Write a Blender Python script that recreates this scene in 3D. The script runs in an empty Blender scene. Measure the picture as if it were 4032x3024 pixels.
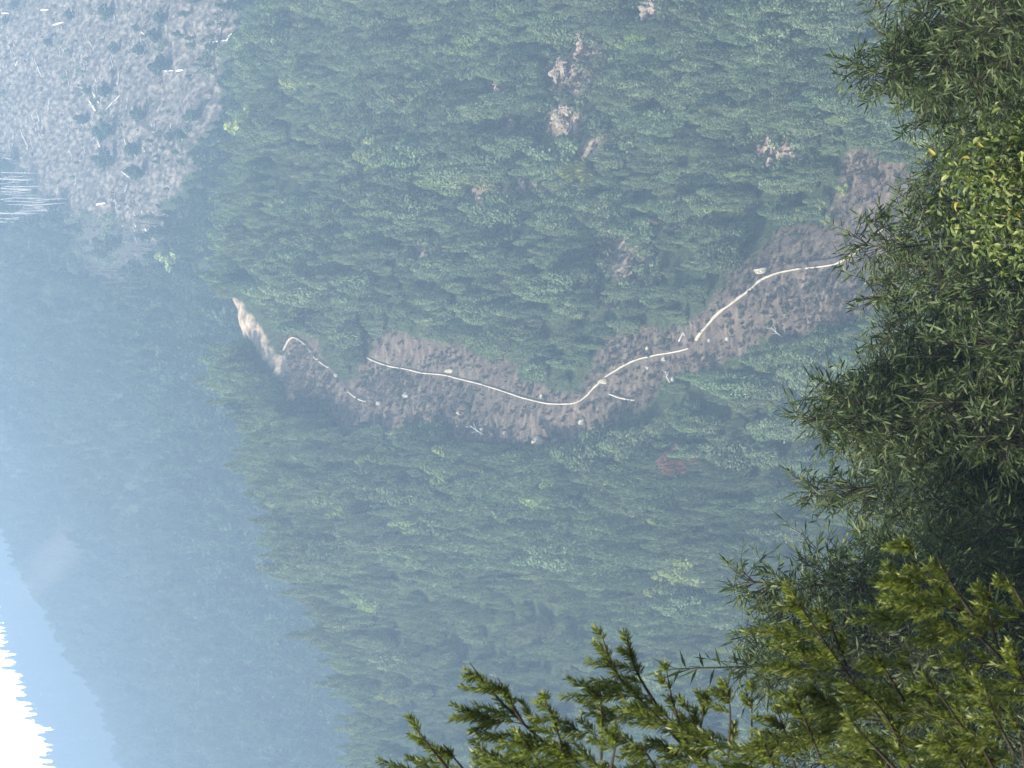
import bpy, math, random
import numpy as np
from mathutils import Vector, Matrix

rad = math.radians
random.seed(7)
rng = np.random.default_rng(11)
scene = bpy.context.scene
COL = scene.collection

# ------------------------------------------------------------------ camera
HALF = math.tan(rad(11.0))
K = HALF / 512.0                      # tangent per picture pixel (1024 x 768)
PITCH = rad(-2.0)
cp, sp = math.cos(PITCH), math.sin(PITCH)
cam_d = bpy.data.cameras.new("camera")
cam = bpy.data.objects.new("camera", cam_d)
COL.objects.link(cam)
cam_d.sensor_fit = 'HORIZONTAL'
cam_d.sensor_width = 36.0
cam_d.lens = 18.0 / HALF
cam_d.clip_start = 0.2
cam_d.clip_end = 6000.0
cam_d.dof.use_dof = True
cam_d.dof.focus_distance = 300.0
cam_d.dof.aperture_fstop = 26.0
fwd = Vector((0, cp, sp)); upv = Vector((0, -sp, cp)); rgt = Vector((1, 0, 0))
# the phone was held sideways: the world's up is the picture's left
m = Matrix.Identity(4)
for i in range(3):
    m[i][0] = -upv[i]; m[i][1] = rgt[i]; m[i][2] = -fwd[i]
cam.matrix_world = m
scene.camera = cam

# ------------------------------------------------------------------ light
SUN_AZ, SUN_EL = rad(-130), rad(48)
sdir = Vector((math.sin(SUN_AZ) * math.cos(SUN_EL), math.cos(SUN_AZ) * math.cos(SUN_EL), math.sin(SUN_EL)))
sl = bpy.data.lights.new("sun", 'SUN')
sl.energy = 5.0; sl.angle = rad(0.5); sl.color = (1.0, 0.95, 0.86)
so = bpy.data.objects.new("sun", sl); COL.objects.link(so)
so.rotation_euler = sdir.to_track_quat('Z', 'Y').to_euler()
so.location = (0, 0, 300)
w = bpy.data.worlds.new("World"); scene.world = w; w.use_nodes = True
nt = w.node_tree; nt.nodes.clear()
out = nt.nodes.new('ShaderNodeOutputWorld')
bg = nt.nodes.new('ShaderNodeBackground'); bg.inputs['Strength'].default_value = 0.12
sky = nt.nodes.new('ShaderNodeTexSky'); sky.sky_type = 'NISHITA'; sky.sun_disc = False
sky.sun_elevation = SUN_EL; sky.sun_rotation = SUN_AZ % (2 * math.pi)
sky.air_density = 1.0; sky.dust_density = 4.0; sky.altitude = 300
# a bright veil of thin cloud low in the sky beyond the ridge
tcw = nt.nodes.new('ShaderNodeTexCoord')
dotn = nt.nodes.new('ShaderNodeVectorMath'); dotn.operation = 'DOT_PRODUCT'
veil = Vector((math.sin(rad(-14)) * math.cos(rad(15)), math.cos(rad(-14)) * math.cos(rad(15)), math.sin(rad(15))))
dotn.inputs[1].default_value = veil
mrw = nt.nodes.new('ShaderNodeMapRange'); mrw.interpolation_type = 'SMOOTHSTEP'
mrw.inputs[1].default_value = .86; mrw.inputs[2].default_value = .99; mrw.inputs[3].default_value = 0; mrw.inputs[4].default_value = 5.5
bg2 = nt.nodes.new('ShaderNodeBackground'); bg2.inputs[0].default_value = (1, .98, .95, 1)
addw = nt.nodes.new('ShaderNodeAddShader')
nt.links.new(tcw.outputs['Generated'], dotn.inputs[0]); nt.links.new(dotn.outputs['Value'], mrw.inputs[0]); nt.links.new(mrw.outputs[0], bg2.inputs[1])
nt.links.new(sky.outputs[0], bg.inputs[0]); nt.links.new(bg.outputs[0], addw.inputs[0]); nt.links.new(bg2.outputs[0], addw.inputs[1]); nt.links.new(addw.outputs[0], out.inputs[0])

scene.view_settings.view_transform = 'Standard'
scene.view_settings.look = 'None'
scene.view_settings.exposure = 1.2
scene.view_settings.gamma = 1.0
scene.view_settings.use_curve_mapping = False
cy = scene.cycles
cy.max_bounces = 6; cy.diffuse_bounces = 3; cy.glossy_bounces = 2; cy.transmission_bounces = 2
cy.volume_bounces = 0; cy.transparent_max_bounces = 4
cy.use_denoising = True
cy.sample_clamp_indirect = 4.0

# ------------------------------------------------------------------ helpers
def E(v):
    """slope z/y of the view ray through upright picture row v"""
    up = (512.0 - np.asarray(v, float)) * K
    return (sp + up * cp) / (cp - up * sp)

def ray(X, Y):
    up = (512.0 - X) * K; r = (384.0 - Y) * K
    d = cp - up * sp
    return r / d, (sp + up * cp) / d           # t = x/y , e = z/y

def at(X, Y, depth):
    t, e = ray(X, Y)
    return Vector((t * depth, depth, e * depth))

def project(P):
    """world points (n,3) -> picture X, Y"""
    f = P[:, 1] * cp + P[:, 2] * sp
    u = -P[:, 1] * sp + P[:, 2] * cp
    f = np.maximum(f, 1e-3)
    return 512 - u / f / K, 384 - P[:, 0] / f / K

def in_poly(px, py, poly):
    inside = np.zeros(len(px), bool)
    n = len(poly)
    for i in range(n):
        x1, y1 = poly[i]; x2, y2 = poly[(i + 1) % n]
        c = ((y1 > py) != (y2 > py)) & (px < (x2 - x1) * (py - y1) / ((y2 - y1) if y2 != y1 else 1e-9) + x1)
        inside ^= c
    return inside

def q(*pts):                                     # photo pixels -> 1024 x 768
    return [(a * 1024 / 4032.0, b * 1024 / 4032.0) for a, b in pts]

class VNoise:
    def __init__(s, seed):
        s.g = np.random.default_rng(seed).random((256, 256))
    def __call__(s, x, y):
        x = np.asarray(x, float); y = np.asarray(y, float)
        xi = np.floor(x).astype(int); yi = np.floor(y).astype(int)
        fx = x - xi; fy = y - yi
        fx = fx * fx * (3 - 2 * fx); fy = fy * fy * (3 - 2 * fy)
        g = s.g; a = g[xi & 255, yi & 255]; b = g[(xi + 1) & 255, yi & 255]
        c = g[xi & 255, (yi + 1) & 255]; d = g[(xi + 1) & 255, (yi + 1) & 255]
        return (a * (1 - fx) + b * fx) * (1 - fy) + (c * (1 - fx) + d * fx) * fy - 0.5
N1, N2, N3 = VNoise(1), VNoise(2), VNoise(3)

def tag(o, label=None, cat=None, group=None, kind=None):
    if label: o["label"] = label
    if cat: o["category"] = cat
    if group: o["group"] = group
    if kind: o["kind"] = kind
    return o

def mesh(name, verts, faces, mat, smooth=False, tint=None, attrs=None):
    """verts (n,3) array, faces (m,k) array"""
    me = bpy.data.meshes.new(name)
    verts = np.asarray(verts, np.float32)
    if isinstance(faces, np.ndarray):
        nf, k = faces.shape
        me.vertices.add(len(verts)); me.vertices.foreach_set("co", verts.ravel())
        me.loops.add(nf * k); me.loops.foreach_set("vertex_index", faces.astype(np.int32).ravel())
        me.polygons.add(nf)
        me.polygons.foreach_set("loop_start", np.arange(0, nf * k, k, dtype=np.int32))
        me.polygons.foreach_set("loop_total", np.full(nf, k, np.int32))
    else:
        me.from_pydata([tuple(v) for v in verts], [], [list(f) for f in faces])
    if tint is not None:
        a = me.attributes.new("tint", 'FLOAT', 'FACE'); a.data.foreach_set("value", np.asarray(tint, np.float32))
    for nm, arr in (attrs or {}).items():
        a = me.attributes.new(nm, 'FLOAT', 'POINT'); a.data.foreach_set("value", np.asarray(arr, np.float32))
    me.update(calc_edges=True)
    me.validate()
    if smooth:
        me.polygons.foreach_set("use_smooth", np.ones(len(me.polygons), bool))
    me.materials.append(mat)
    return me

def obj(name, me, parent=None, loc=(0, 0, 0), rz=0.0, scale=1.0):
    o = bpy.data.objects.new(name, me); COL.objects.link(o)
    o.location = loc; o.rotation_euler = (0, 0, rz)
    o.scale = (scale,) * 3 if isinstance(scale, (int, float)) else scale
    if parent: o.parent = parent
    return o

def nrm(a):
    return a / np.maximum(np.linalg.norm(a, axis=-1, keepdims=True), 1e-9)

def rdir(n):
    return nrm(rng.normal(size=(n, 3)))

def leaves(C, D, N, L, W, belly=0.45):
    """diamond leaves: base C, long axis D, face normal ~N, length L, width W"""
    n = len(C)
    D = nrm(D); S = nrm(np.cross(D, N)); L = np.broadcast_to(L, n)[:, None]; W = np.broadcast_to(W, n)[:, None]
    Nn = np.cross(S, D)
    v = np.empty((n, 4, 3))
    mid = C + D * L * belly
    v[:, 0] = C; v[:, 1] = mid + S * W * .5 + Nn * W * .15; v[:, 2] = C + D * L - Nn * L * .06; v[:, 3] = mid - S * W * .5 + Nn * W * .15
    return v.reshape(-1, 3), np.arange(n * 4).reshape(n, 4)

class MB:
    """collects tubes and patches into one mesh"""
    def __init__(s): s.v = []; s.f = []; s.n = 0
    def add(s, V, F):
        s.v += [tuple(p) for p in V]; s.f += [[i + s.n for i in f] for f in F]; s.n += len(V)
    def tube(s, pts, radii, k=6, cap=True):
        pts = [Vector(p) for p in pts]; V = []; F = []
        for i, p in enumerate(pts):
            a = pts[max(i - 1, 0)]; b = pts[min(i + 1, len(pts) - 1)]
            d = (b - a).normalized() if (b - a).length > 1e-9 else Vector((0, 0, 1))
            s1 = d.orthogonal().normalized() if abs(d.z) > .99 else d.cross(Vector((0, 0, 1))).normalized()
            s2 = d.cross(s1)
            for j in range(k):
                an = 2 * math.pi * j / k
                V.append(p + (s1 * math.cos(an) + s2 * math.sin(an)) * radii[i])
        for i in range(len(pts) - 1):
            for j in range(k):
                F.append((i * k + j, i * k + (j + 1) % k, (i + 1) * k + (j + 1) % k, (i + 1) * k + j))
        if cap:
            F.append(tuple(range(k))[::-1]); F.append(tuple(range((len(pts) - 1) * k, len(pts) * k)))
        s.add(V, F)
    def mesh(s, name, mat, smooth=True): return mesh(name, np.array(s.v), s.f, mat, smooth)

# ------------------------------------------------------------------ materials
def newmat(name):
    mt = bpy.data.materials.new(name); mt.use_nodes = True
    t = mt.node_tree; t.nodes.clear()
    o = t.nodes.new('ShaderNodeOutputMaterial')
    return mt, t, o

def ramp(t, stops):
    r = t.nodes.new('ShaderNodeValToRGB')
    cr = r.color_ramp
    while len(cr.elements) < len(stops): cr.elements.new(0.5)
    for e, (p, c) in zip(cr.elements, stops):
        e.position = p; e.color = (*c, 1)
    return r

def leaf_mat(name, stops, trans=0.35, rough=0.5, spec=0.3, spread=0.35, tcol=(1.05, 1.2, 0.6)):
    mt, t, o = newmat(name)
    at_ = t.nodes.new('ShaderNodeAttribute'); at_.attribute_name = "tint"
    rp = ramp(t, stops); t.links.new(at_.outputs['Fac'], rp.inputs[0])
    oi = t.nodes.new('ShaderNodeObjectInfo')
    mr = t.nodes.new('ShaderNodeMapRange'); mr.inputs[3].default_value = 1 - spread; mr.inputs[4].default_value = 1 + spread
    t.links.new(oi.outputs['Random'], mr.inputs[0])
    hs = t.nodes.new('ShaderNodeHueSaturation'); t.links.new(rp.outputs[0], hs.inputs['Color'])
    t.links.new(mr.outputs[0], hs.inputs['Value'])
    m2 = t.nodes.new('ShaderNodeMath'); m2.operation = 'MULTIPLY'; m2.inputs[1].default_value = 7.31
    m3 = t.nodes.new('ShaderNodeMath'); m3.operation = 'FRACT'
    t.links.new(oi.outputs['Random'], m2.inputs[0]); t.links.new(m2.outputs[0], m3.inputs[0])
    mh = t.nodes.new('ShaderNodeMapRange'); mh.inputs[3].default_value = 0.5 - spread * .07; mh.inputs[4].default_value = 0.5 + spread * .06
    t.links.new(m3.outputs[0], mh.inputs[0]); t.links.new(mh.outputs[0], hs.inputs['Hue'])
    p = t.nodes.new('ShaderNodeBsdfPrincipled'); p.inputs['Roughness'].default_value = rough
    p.inputs['Specular IOR Level'].default_value = spec
    t.links.new(hs.outputs[0], p.inputs['Base Color'])
    tr = t.nodes.new('ShaderNodeBsdfTranslucent')
    mc = t.nodes.new('ShaderNodeMix'); mc.data_type = 'RGBA'; mc.blend_type = 'MULTIPLY'; mc.inputs[0].default_value = 1
    t.links.new(hs.outputs[0], mc.inputs[6]); mc.inputs[7].default_value = (*tcol, 1)
    t.links.new(mc.outputs[2], tr.inputs[0])
    mx = t.nodes.new('ShaderNodeMixShader'); mx.inputs[0].default_value = trans
    t.links.new(p.outputs[0], mx.inputs[1]); t.links.new(tr.outputs[0], mx.inputs[2]); t.links.new(mx.outputs[0], o.inputs[0])
    return mt

def noise_mat(name, stops, scale=3.0, rough=0.9, stretch=(1, 1, 1), spec=0.2, bump=0.0):
    mt, t, o = newmat(name)
    tc = t.nodes.new('ShaderNodeTexCoord'); mp = t.nodes.new('ShaderNodeMapping'); mp.inputs['Scale'].default_value = stretch
    n = t.nodes.new('ShaderNodeTexNoise'); n.inputs['Scale'].default_value = scale; n.inputs['Detail'].default_value = 6
    t.links.new(tc.outputs['Object'], mp.inputs[0]); t.links.new(mp.outputs[0], n.inputs[0])
    r = ramp(t, stops); t.links.new(n.outputs[0], r.inputs[0])
    p = t.nodes.new('ShaderNodeBsdfPrincipled'); p.inputs['Roughness'].default_value = rough; p.inputs['Specular IOR Level'].default_value = spec
    t.links.new(r.outputs[0], p.inputs['Base Color'])
    if bump:
        b = t.nodes.new('ShaderNodeBump'); b.inputs['Strength'].default_value = bump
        t.links.new(n.outputs[0], b.inputs['Height']); t.links.new(b.outputs[0], p.inputs['Normal'])
    t.links.new(p.outputs[0], o.inputs[0])
    return mt

M = {}
M['bush'] = leaf_mat('hill_leaf', [(0, (.085, .125, .065)), (.5, (.195, .245, .13)), (1, (.33, .39, .225))], trans=.45, spread=.34)
M['plume'] = leaf_mat('plume_leaf', [(0, (.105, .145, .085)), (.5, (.21, .258, .15)), (1, (.35, .41, .255))], trans=.45, spread=.3)
M['far'] = leaf_mat('far_leaf', [(0, (.03, .05, .028)), (.6, (.06, .1, .05)), (1, (.11, .16, .075))], spread=.45)
M['dark'] = leaf_mat('dark_leaf', [(0, (.03, .055, .035)), (1, (.06, .1, .055))], spread=.2)
M['pale'] = leaf_mat('pale_leaf', [(0, (.24, .29, .085)), (1, (.46, .5, .18))], spread=.2)
M['palewood'] = leaf_mat('palewood_leaf', [(0, (.15, .2, .07)), (1, (.4, .45, .2))], trans=.45, spread=.3)
M['yellow'] = leaf_mat('yellow_leaf', [(0, (.28, .29, .07)), (1, (.5, .48, .16))], spread=.2)
M['red'] = leaf_mat('red_leaf', [(0, (.24, .13, .09)), (1, (.42, .24, .17))], spread=.1, tcol=(1.2, .8, .6))
M['dry'] = leaf_mat('dry_leaf', [(0, (.09, .065, .045)), (1, (.25, .19, .14))], spread=.3, tcol=(1, .9, .7))
M['straw'] = leaf_mat('straw_leaf', [(0, (.13, .1, .075)), (1, (.34, .28, .21))], spread=.35, tcol=(1, .9, .7))
M['scrub'] = leaf_mat('scrub_leaf', [(0, (.06, .08, .035)), (.6, (.11, .125, .06)), (1, (.2, .19, .11))], spread=.35)
M['bamboo'] = leaf_mat('bamboo_leaf', [(0, (.024, .04, .015)), (.55, (.06, .086, .031)), (1, (.14, .17, .066))], trans=.35, rough=.55, spec=.25, spread=.18)
M['broad'] = leaf_mat('broad_leaf', [(0, (.018, .03, .008)), (.4, (.06, .085, .02)), (.8, (.16, .19, .05)), (.99, (.3, .32, .11)), (1, (.3, .24, .05))], trans=.4, rough=.5, spec=.35, spread=.1)
M['needle'] = leaf_mat('needle_leaf', [(0, (.048, .064, .012)), (.55, (.125, .148, .03)), (1, (.28, .295, .075))], trans=.45, rough=.45, spec=.4, spread=.05)
M['culm'] = noise_mat('culm', [(.3, (.022, .026, .014)), (.7, (.08, .075, .04))], 4, .5, spec=.4)
M['twig'] = noise_mat('twig', [(.3, (.014, .011, .008)), (.7, (.035, .026, .018))], 6, .8)
M['bark'] = noise_mat('bark', [(.3, (.10, .085, .07)), (.7, (.22, .19, .16))], 2, .9)
M['deadwood'] = noise_mat('deadwood', [(.3, (.5, .47, .44)), (.7, (.74, .71, .67))], 2, .9)
M['log'] = noise_mat('log_wood', [(.3, (.62, .52, .36)), (.7, (.85, .76, .58))], 2, .8)
M['paletrunk'] = noise_mat('pale_trunk', [(.3, (.4, .37, .34)), (.7, (.68, .65, .6))], 1.2, .9)
M['stump'] = noise_mat('stump_wood', [(.3, (.2, .17, .14)), (.7, (.36, .32, .27))], 2, .9)
M['rock'] = noise_mat('rock', [(.3, (.28, .245, .2)), (.7, (.58, .53, .46))], 1.2, .9, bump=.4)
M['rockbrown'] = noise_mat('outcrop_rock', [(.3, (.13, .1, .075)), (.5, (.31, .25, .19)), (.7, (.52, .44, .35))], .9, .95, bump=.6)
M['cream'] = noise_mat('cream_rock', [(.3, (.42, .37, .25)), (.7, (.64, .58, .43))], .6, .9)
M['barrier'] = noise_mat('barrier_concrete', [(.3, (.46, .4, .3)), (.7, (.7, .62, .48))], .5, .8)

# ------------------------------------------------------------------ terrain
UK = np.array([-520, -200, 0, 160, 282, 361, 470, 560, 768, 1000, 1300.])
yc = np.array([600, 620, 640, 655, 680, 705, 740, 775, 805, 820, 830.])
vc = np.array([520, 430, 356, 362, 290, 250, 228, 238, 292, 305, 310.])
ydip = np.array([780, 790, 800, 810, 830, 850, 870, 870, 880, 890, 890.])
vdip = np.array([600, 560, 520, 490, 430, 360, 270, 244, 290, 304, 310.])
yf = np.array([1900, 1860, 1800, 1740, 1660, 1580, 1480, 1380, 1300, 1280, 1280.])
vf = np.array([330, 215, 128, 62, 5, -28, -60, -70, -75, -60, -40.])
yff = np.full(11, 2480.)
vff = np.array([215, 150, 63, 14, -18, -26, -36, -40, -40, -30, -20.])
UF = lambda t: 384 + t / K
T0, T1, NT = -0.34, 0.34, 440
ts = np.linspace(T0, T1, NT)
ys = np.concatenate([np.arange(-40, 60, 2.5), np.arange(60, 420, 9), np.arange(420, 862, 1.7), np.arange(862, 1950, 4.5), np.arange(1950, 2701, 14)])
fine = np.arange(-44, 2760, 2.0)
ker = np.exp(-0.5 * (np.arange(-14, 15) / 4.5) ** 2); ker /= ker.sum()
ker2 = np.exp(-0.5 * (np.arange(-3, 4) / 1.2) ** 2); ker2 /= ker2.sum()
Z = np.empty((NT, len(ys)))
for i, t in enumerate(ts):
    u = UF(t)
    ip = lambda a: float(np.interp(u, UK, a))
    ky = [-60, -10, 0, 6, 14, 28, 60, 200, 390, 430, ip(yc), ip(ydip), ip(yf), ip(yf) + 260, 2480, 3000]
    kz = [2, -1.2, -1.75, -3.6, -7.4, -12.6, -27, -85, -139, -136, ip(yc) * E(ip(vc)), ip(ydip) * E(ip(vdip)), ip(yf) * E(ip(vf)),
          (ip(yf) + 260) * E(ip(vf) + 90), 2480 * E(ip(vff)), 3000 * E(ip(vff) + 140)]
    z = np.interp(fine, ky, kz)
    zs = np.convolve(np.pad(z, 14, mode='edge'), ker, 'valid')
    zn = np.convolve(np.pad(z, 3, mode='edge'), ker2, 'valid')
    bl = np.clip((fine - 40) / 60, 0, 1)
    zs = zn * (1 - bl) + zs * bl
    # spurs and gullies of the main face
    face = np.exp(-((fine - 570) / 130.) ** 2)
    rel = 2 * np.exp(-((u - 205) / 95) ** 2) - 1 * np.exp(-((u - 372) / 45) ** 2) + 3 * np.exp(-((u - 470) / 55) ** 2) - 1 * np.exp(-((u - 570) / 40) ** 2) + 2 * np.exp(-((u - 680) / 60) ** 2)
    zs = zs + rel * face
    Z[i] = np.interp(ys, fine, zs)
XX = ts[:, None] * np.maximum(ys[None, :], 0) + np.where(ys < 20, 1, 0)[None, :] * 0
# columns near the viewer are spread so the ground is wide behind and around the camera too
spread = np.maximum(ys, 0) + 60 * np.exp(-np.maximum(ys, 0) / 25.0)
XX = ts[:, None] * spread[None, :]
YY = np.broadcast_to(ys[None, :], XX.shape)
amp = np.clip((YY - 120) / 400, 0, 1)
Z = Z + amp * (N1(XX / 46, YY / 60) * 7 + N2(XX / 17, YY / 22) * 5 + N3(XX / 6, YY / 7) * 1.5 + N1(XX / 2.4 + 5, YY / 2.4) * np.clip((860 - YY) / 20, 0, 1) * .9)
ff = np.clip((YY - 900) / 300, 0, 1)
Z = Z + ff * (N2(XX / 120 + 9, YY / 150) * 26 * np.clip((YY - 900) / 900, 0, 1))

def hgt(x, y):
    y = np.asarray(y, float); x = np.asarray(x, float)
    t = x / (np.maximum(y, 0) + 60 * np.exp(-np.maximum(y, 0) / 25.0))
    ti = np.clip((t - T0) / (T1 - T0) * (NT - 1), 0, NT - 1.001)
    yi = np.interp(y, ys, np.arange(len(ys))); yi = np.clip(yi, 0, len(ys) - 1.001)
    a = ti.astype(int); b = yi.astype(int); fa = ti - a; fb = yi - b
    return (Z[a, b] * (1 - fa) + Z[a + 1, b] * fa) * (1 - fb) + (Z[a, b + 1] * (1 - fa) + Z[a + 1, b + 1] * fa) * fb

PY = np.arange(380, 2690, 0.7)
def pick(X, Y, ymin=400):
    """where the view ray meets the ground"""
    t, e = ray(X, Y)
    d = hgt(t * PY, PY) - e * PY
    ok = np.where((d > 0) & (PY > ymin))[0]
    y = PY[ok[0]] if len(ok) else 1400.0
    return Vector((t * y, y, float(hgt(t * y, y))))

BARE = q((1440, 1320), (1520, 1300), (1600, 1318), (1750, 1345), (1880, 1390), (2000, 1420), (2060, 1500), (2200, 1555), (2270, 1550), (2340, 1440), (2390, 1340),
         (2480, 1280), (2640, 1300), (2760, 1230), (2850, 1130), (2900, 1040), (2990, 1010), (3050, 920), (3130, 870), (3250, 880), (3320, 780), (3330, 620), (3400, 590),
         (3560, 680), (3700, 800), (3700, 1050), (3520, 1180), (3380, 1250), (3250, 1300), (3050, 1350), (2900, 1410), (2750, 1450), (2620, 1500), (2560, 1580),
         (2450, 1670), (2300, 1730), (2200, 1790), (2080, 1765), (1960, 1745), (1850, 1735), (1700, 1710), (1560, 1690), (1440, 1685), (1380, 1690), (1300, 1640),
         (1200, 1580), (1110, 1535), (1098, 1420), (1122, 1322), (1165, 1298), (1228, 1340), (1285, 1430), (1350, 1510), (1430, 1500), (1445, 1420))
SAND = q((905, 1178), (936, 1178), (999, 1264), (1034, 1299), (1059, 1369), (1083, 1396), (1128, 1396), (1143, 1443), (1108, 1503), (1039, 1410), (969, 1316), (912, 1322))
CLEAR = q((-80, -80), (890, -80), (900, 120), (860, 330), (840, 480), (760, 640), (660, 800), (600, 940), (480, 850), (300, 830), (230, 780), (100, 640), (-80, 560))
TRUNKS = q((-80, 560), (100, 640), (230, 780), (480, 850), (680, 950), (640, 1080), (350, 1090), (300, 900), (-80, 880))
PATCH = [(2270, 150, 50, 26), (2330, 205, 60, 30), (2250, 300, 70, 55), (2245, 490, 70, 60), (2330, 570, 70, 36), (2580, 45, 40, 45), (1985, 335, 35, 35), (1960, 500, 36, 20), (2020, 510, 36, 30),
         (1920, 760, 46, 42), (2070, 745, 40, 26), (2010, 865, 32, 32), (2280, 680, 60, 24), (3060, 590, 70, 28), (2480, 1040, 50, 60), (2700, 850, 30, 26), (1700, 1000, 40, 20), (900, 20, 60, 60), (2470, 950, 30, 22)]
def patch_mask(px, py, grow=1.0):
    mk = np.zeros(len(px))
    for a, b, rx, ry in PATCH:
        d = ((px * 4032 / 1024 - a) / (rx * grow)) ** 2 + ((py * 4032 / 1024 - b) / (ry * grow)) ** 2
        mk = np.maximum(mk, np.clip(1.6 - d, 0, 1))
    return mk

P = np.stack([XX.ravel(), YY.ravel(), Z.ravel()], 1)
px, py = project(P)
wob = N1(P[:, 0] / 5 + 40, P[:, 2] / 5) * 16 + N2(P[:, 0] / 2, P[:, 2] / 2 + 70) * 8
wob2 = N2(P[:, 0] / 5 + 90, P[:, 2] / 5) * 16
main = (P[:, 1] > 425) & (P[:, 1] < 840)
bare = (in_poly(px + wob, py + wob2, BARE) & main).astype(float)
sand = (in_poly(px + wob * .25, py + wob2 * .25, SAND) & (P[:, 1] > 425) & (P[:, 1] < 900)).astype(float)
bare = np.maximum(bare, patch_mask(px + wob * .5, py + wob2 * .5, 1.4) * main)
sand = np.maximum(sand, .8 * patch_mask(px + wob * .5, py + wob2 * .5, 1.2) * main)
clear = (in_poly(px + wob * 1.8, py + wob2 * 1.8, CLEAR) & (P[:, 1] > 840) & (P[:, 1] < 1500)).astype(float)
trk = (in_poly(px + wob, py + wob2, TRUNKS) & (P[:, 1] > 840) & (P[:, 1] < 1700)).astype(float)
idx = np.arange(NT * len(ys)).reshape(NT, len(ys))
F = np.stack([idx[:-1, :-1], idx[1:, :-1], idx[1:, 1:], idx[:-1, 1:]], -1).reshape(-1, 4)

gm, t, o = newmat('ground_soil')
geo = t.nodes.new('ShaderNodeNewGeometry')
def noise(scale, detail=5, stretch=None):
    n = t.nodes.new('ShaderNodeTexNoise'); n.inputs['Scale'].default_value = scale; n.inputs['Detail'].default_value = detail
    if stretch:
        mp = t.nodes.new('ShaderNodeMapping'); mp.inputs['Scale'].default_value = stretch
        t.links.new(geo.outputs['Position'], mp.inputs[0]); t.links.new(mp.outputs[0], n.inputs[0])
    else: t.links.new(geo.outputs['Position'], n.inputs[0])
    return n
def mixc(fac, a, b):
    mx = t.nodes.new('ShaderNodeMix'); mx.data_type = 'RGBA'
    t.links.new(fac, mx.inputs[0]); t.links.new(a, mx.inputs[6]); t.links.new(b, mx.inputs[7]); return mx.outputs[2]
def attr(nm):
    a = t.nodes.new('ShaderNodeAttribute'); a.attribute_name = nm; return a.outputs['Fac']
n1 = noise(.12); n2 = noise(.9, 6); n3 = noise(.9, 8, (.28, 1, 1)); n5 = noise(.55, 10, (1, .32, .6)); n4 = noise(.35, 8)
floor_ = ramp(t, [(.35, (.03, .042, .018)), (.55, (.055, .07, .03)), (.75, (.10, .095, .055))]); t.links.new(n2.outputs[0], floor_.inputs[0])
soil = ramp(t, [(.32, (.03, .021, .015)), (.45, (.1, .072, .053)), (.56, (.172, .126, .093)), (.68, (.31, .24, .18))]); t.links.new(n3.outputs[0], soil.inputs[0])
soil2 = ramp(t, [(.36, (.065, .049, .038)), (.56, (.155, .12, .09)), (.7, (.11, .105, .062))]); t.links.new(n4.outputs[0], soil2.inputs[0])
soilm = mixc(n1.outputs[0], soil.outputs[0], soil2.outputs[0])
cle = ramp(t, [(.36, (.055, .047, .038)), (.46, (.112, .096, .077)), (.54, (.16, .136, .108)), (.64, (.28, .24, .19))]); t.links.new(n5.outputs[0], cle.inputs[0])
trc = ramp(t, [(.3, (.04, .042, .034)), (.7, (.11, .1, .085))]); t.links.new(n2.outputs[0], trc.inputs[0])
snd = ramp(t, [(.34, (.2, .15, .1)), (.5, (.36, .28, .19)), (.66, (.52, .42, .3))]); t.links.new(n4.outputs[0], snd.inputs[0])
c = mixc(attr('bare'), floor_.outputs[0], soilm)
c = mixc(attr('trunkland'), c, trc.outputs[0])
c = mixc(attr('clear'), c, cle.outputs[0])
c = mixc(attr('sand'), c, snd.outputs[0])
p = t.nodes.new('ShaderNodeBsdfPrincipled'); p.inputs['Roughness'].default_value = .95; p.inputs['Specular IOR Level'].default_value = .1
bm = t.nodes.new('ShaderNodeBump'); bm.inputs['Strength'].default_value = .8; bm.inputs['Distance'].default_value = 1.0
t.links.new(n2.outputs[0], bm.inputs['Height']); t.links.new(bm.outputs[0], p.inputs['Normal'])
t.links.new(c, p.inputs['Base Color']); t.links.new(p.outputs[0], o.inputs[0])
terrain = obj('terrain', mesh('terrain', P, F, gm, True, attrs={'bare': bare, 'clear': clear, 'sand': sand, 'trunkland': trk}))
tag(terrain, kind='structure')

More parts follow.
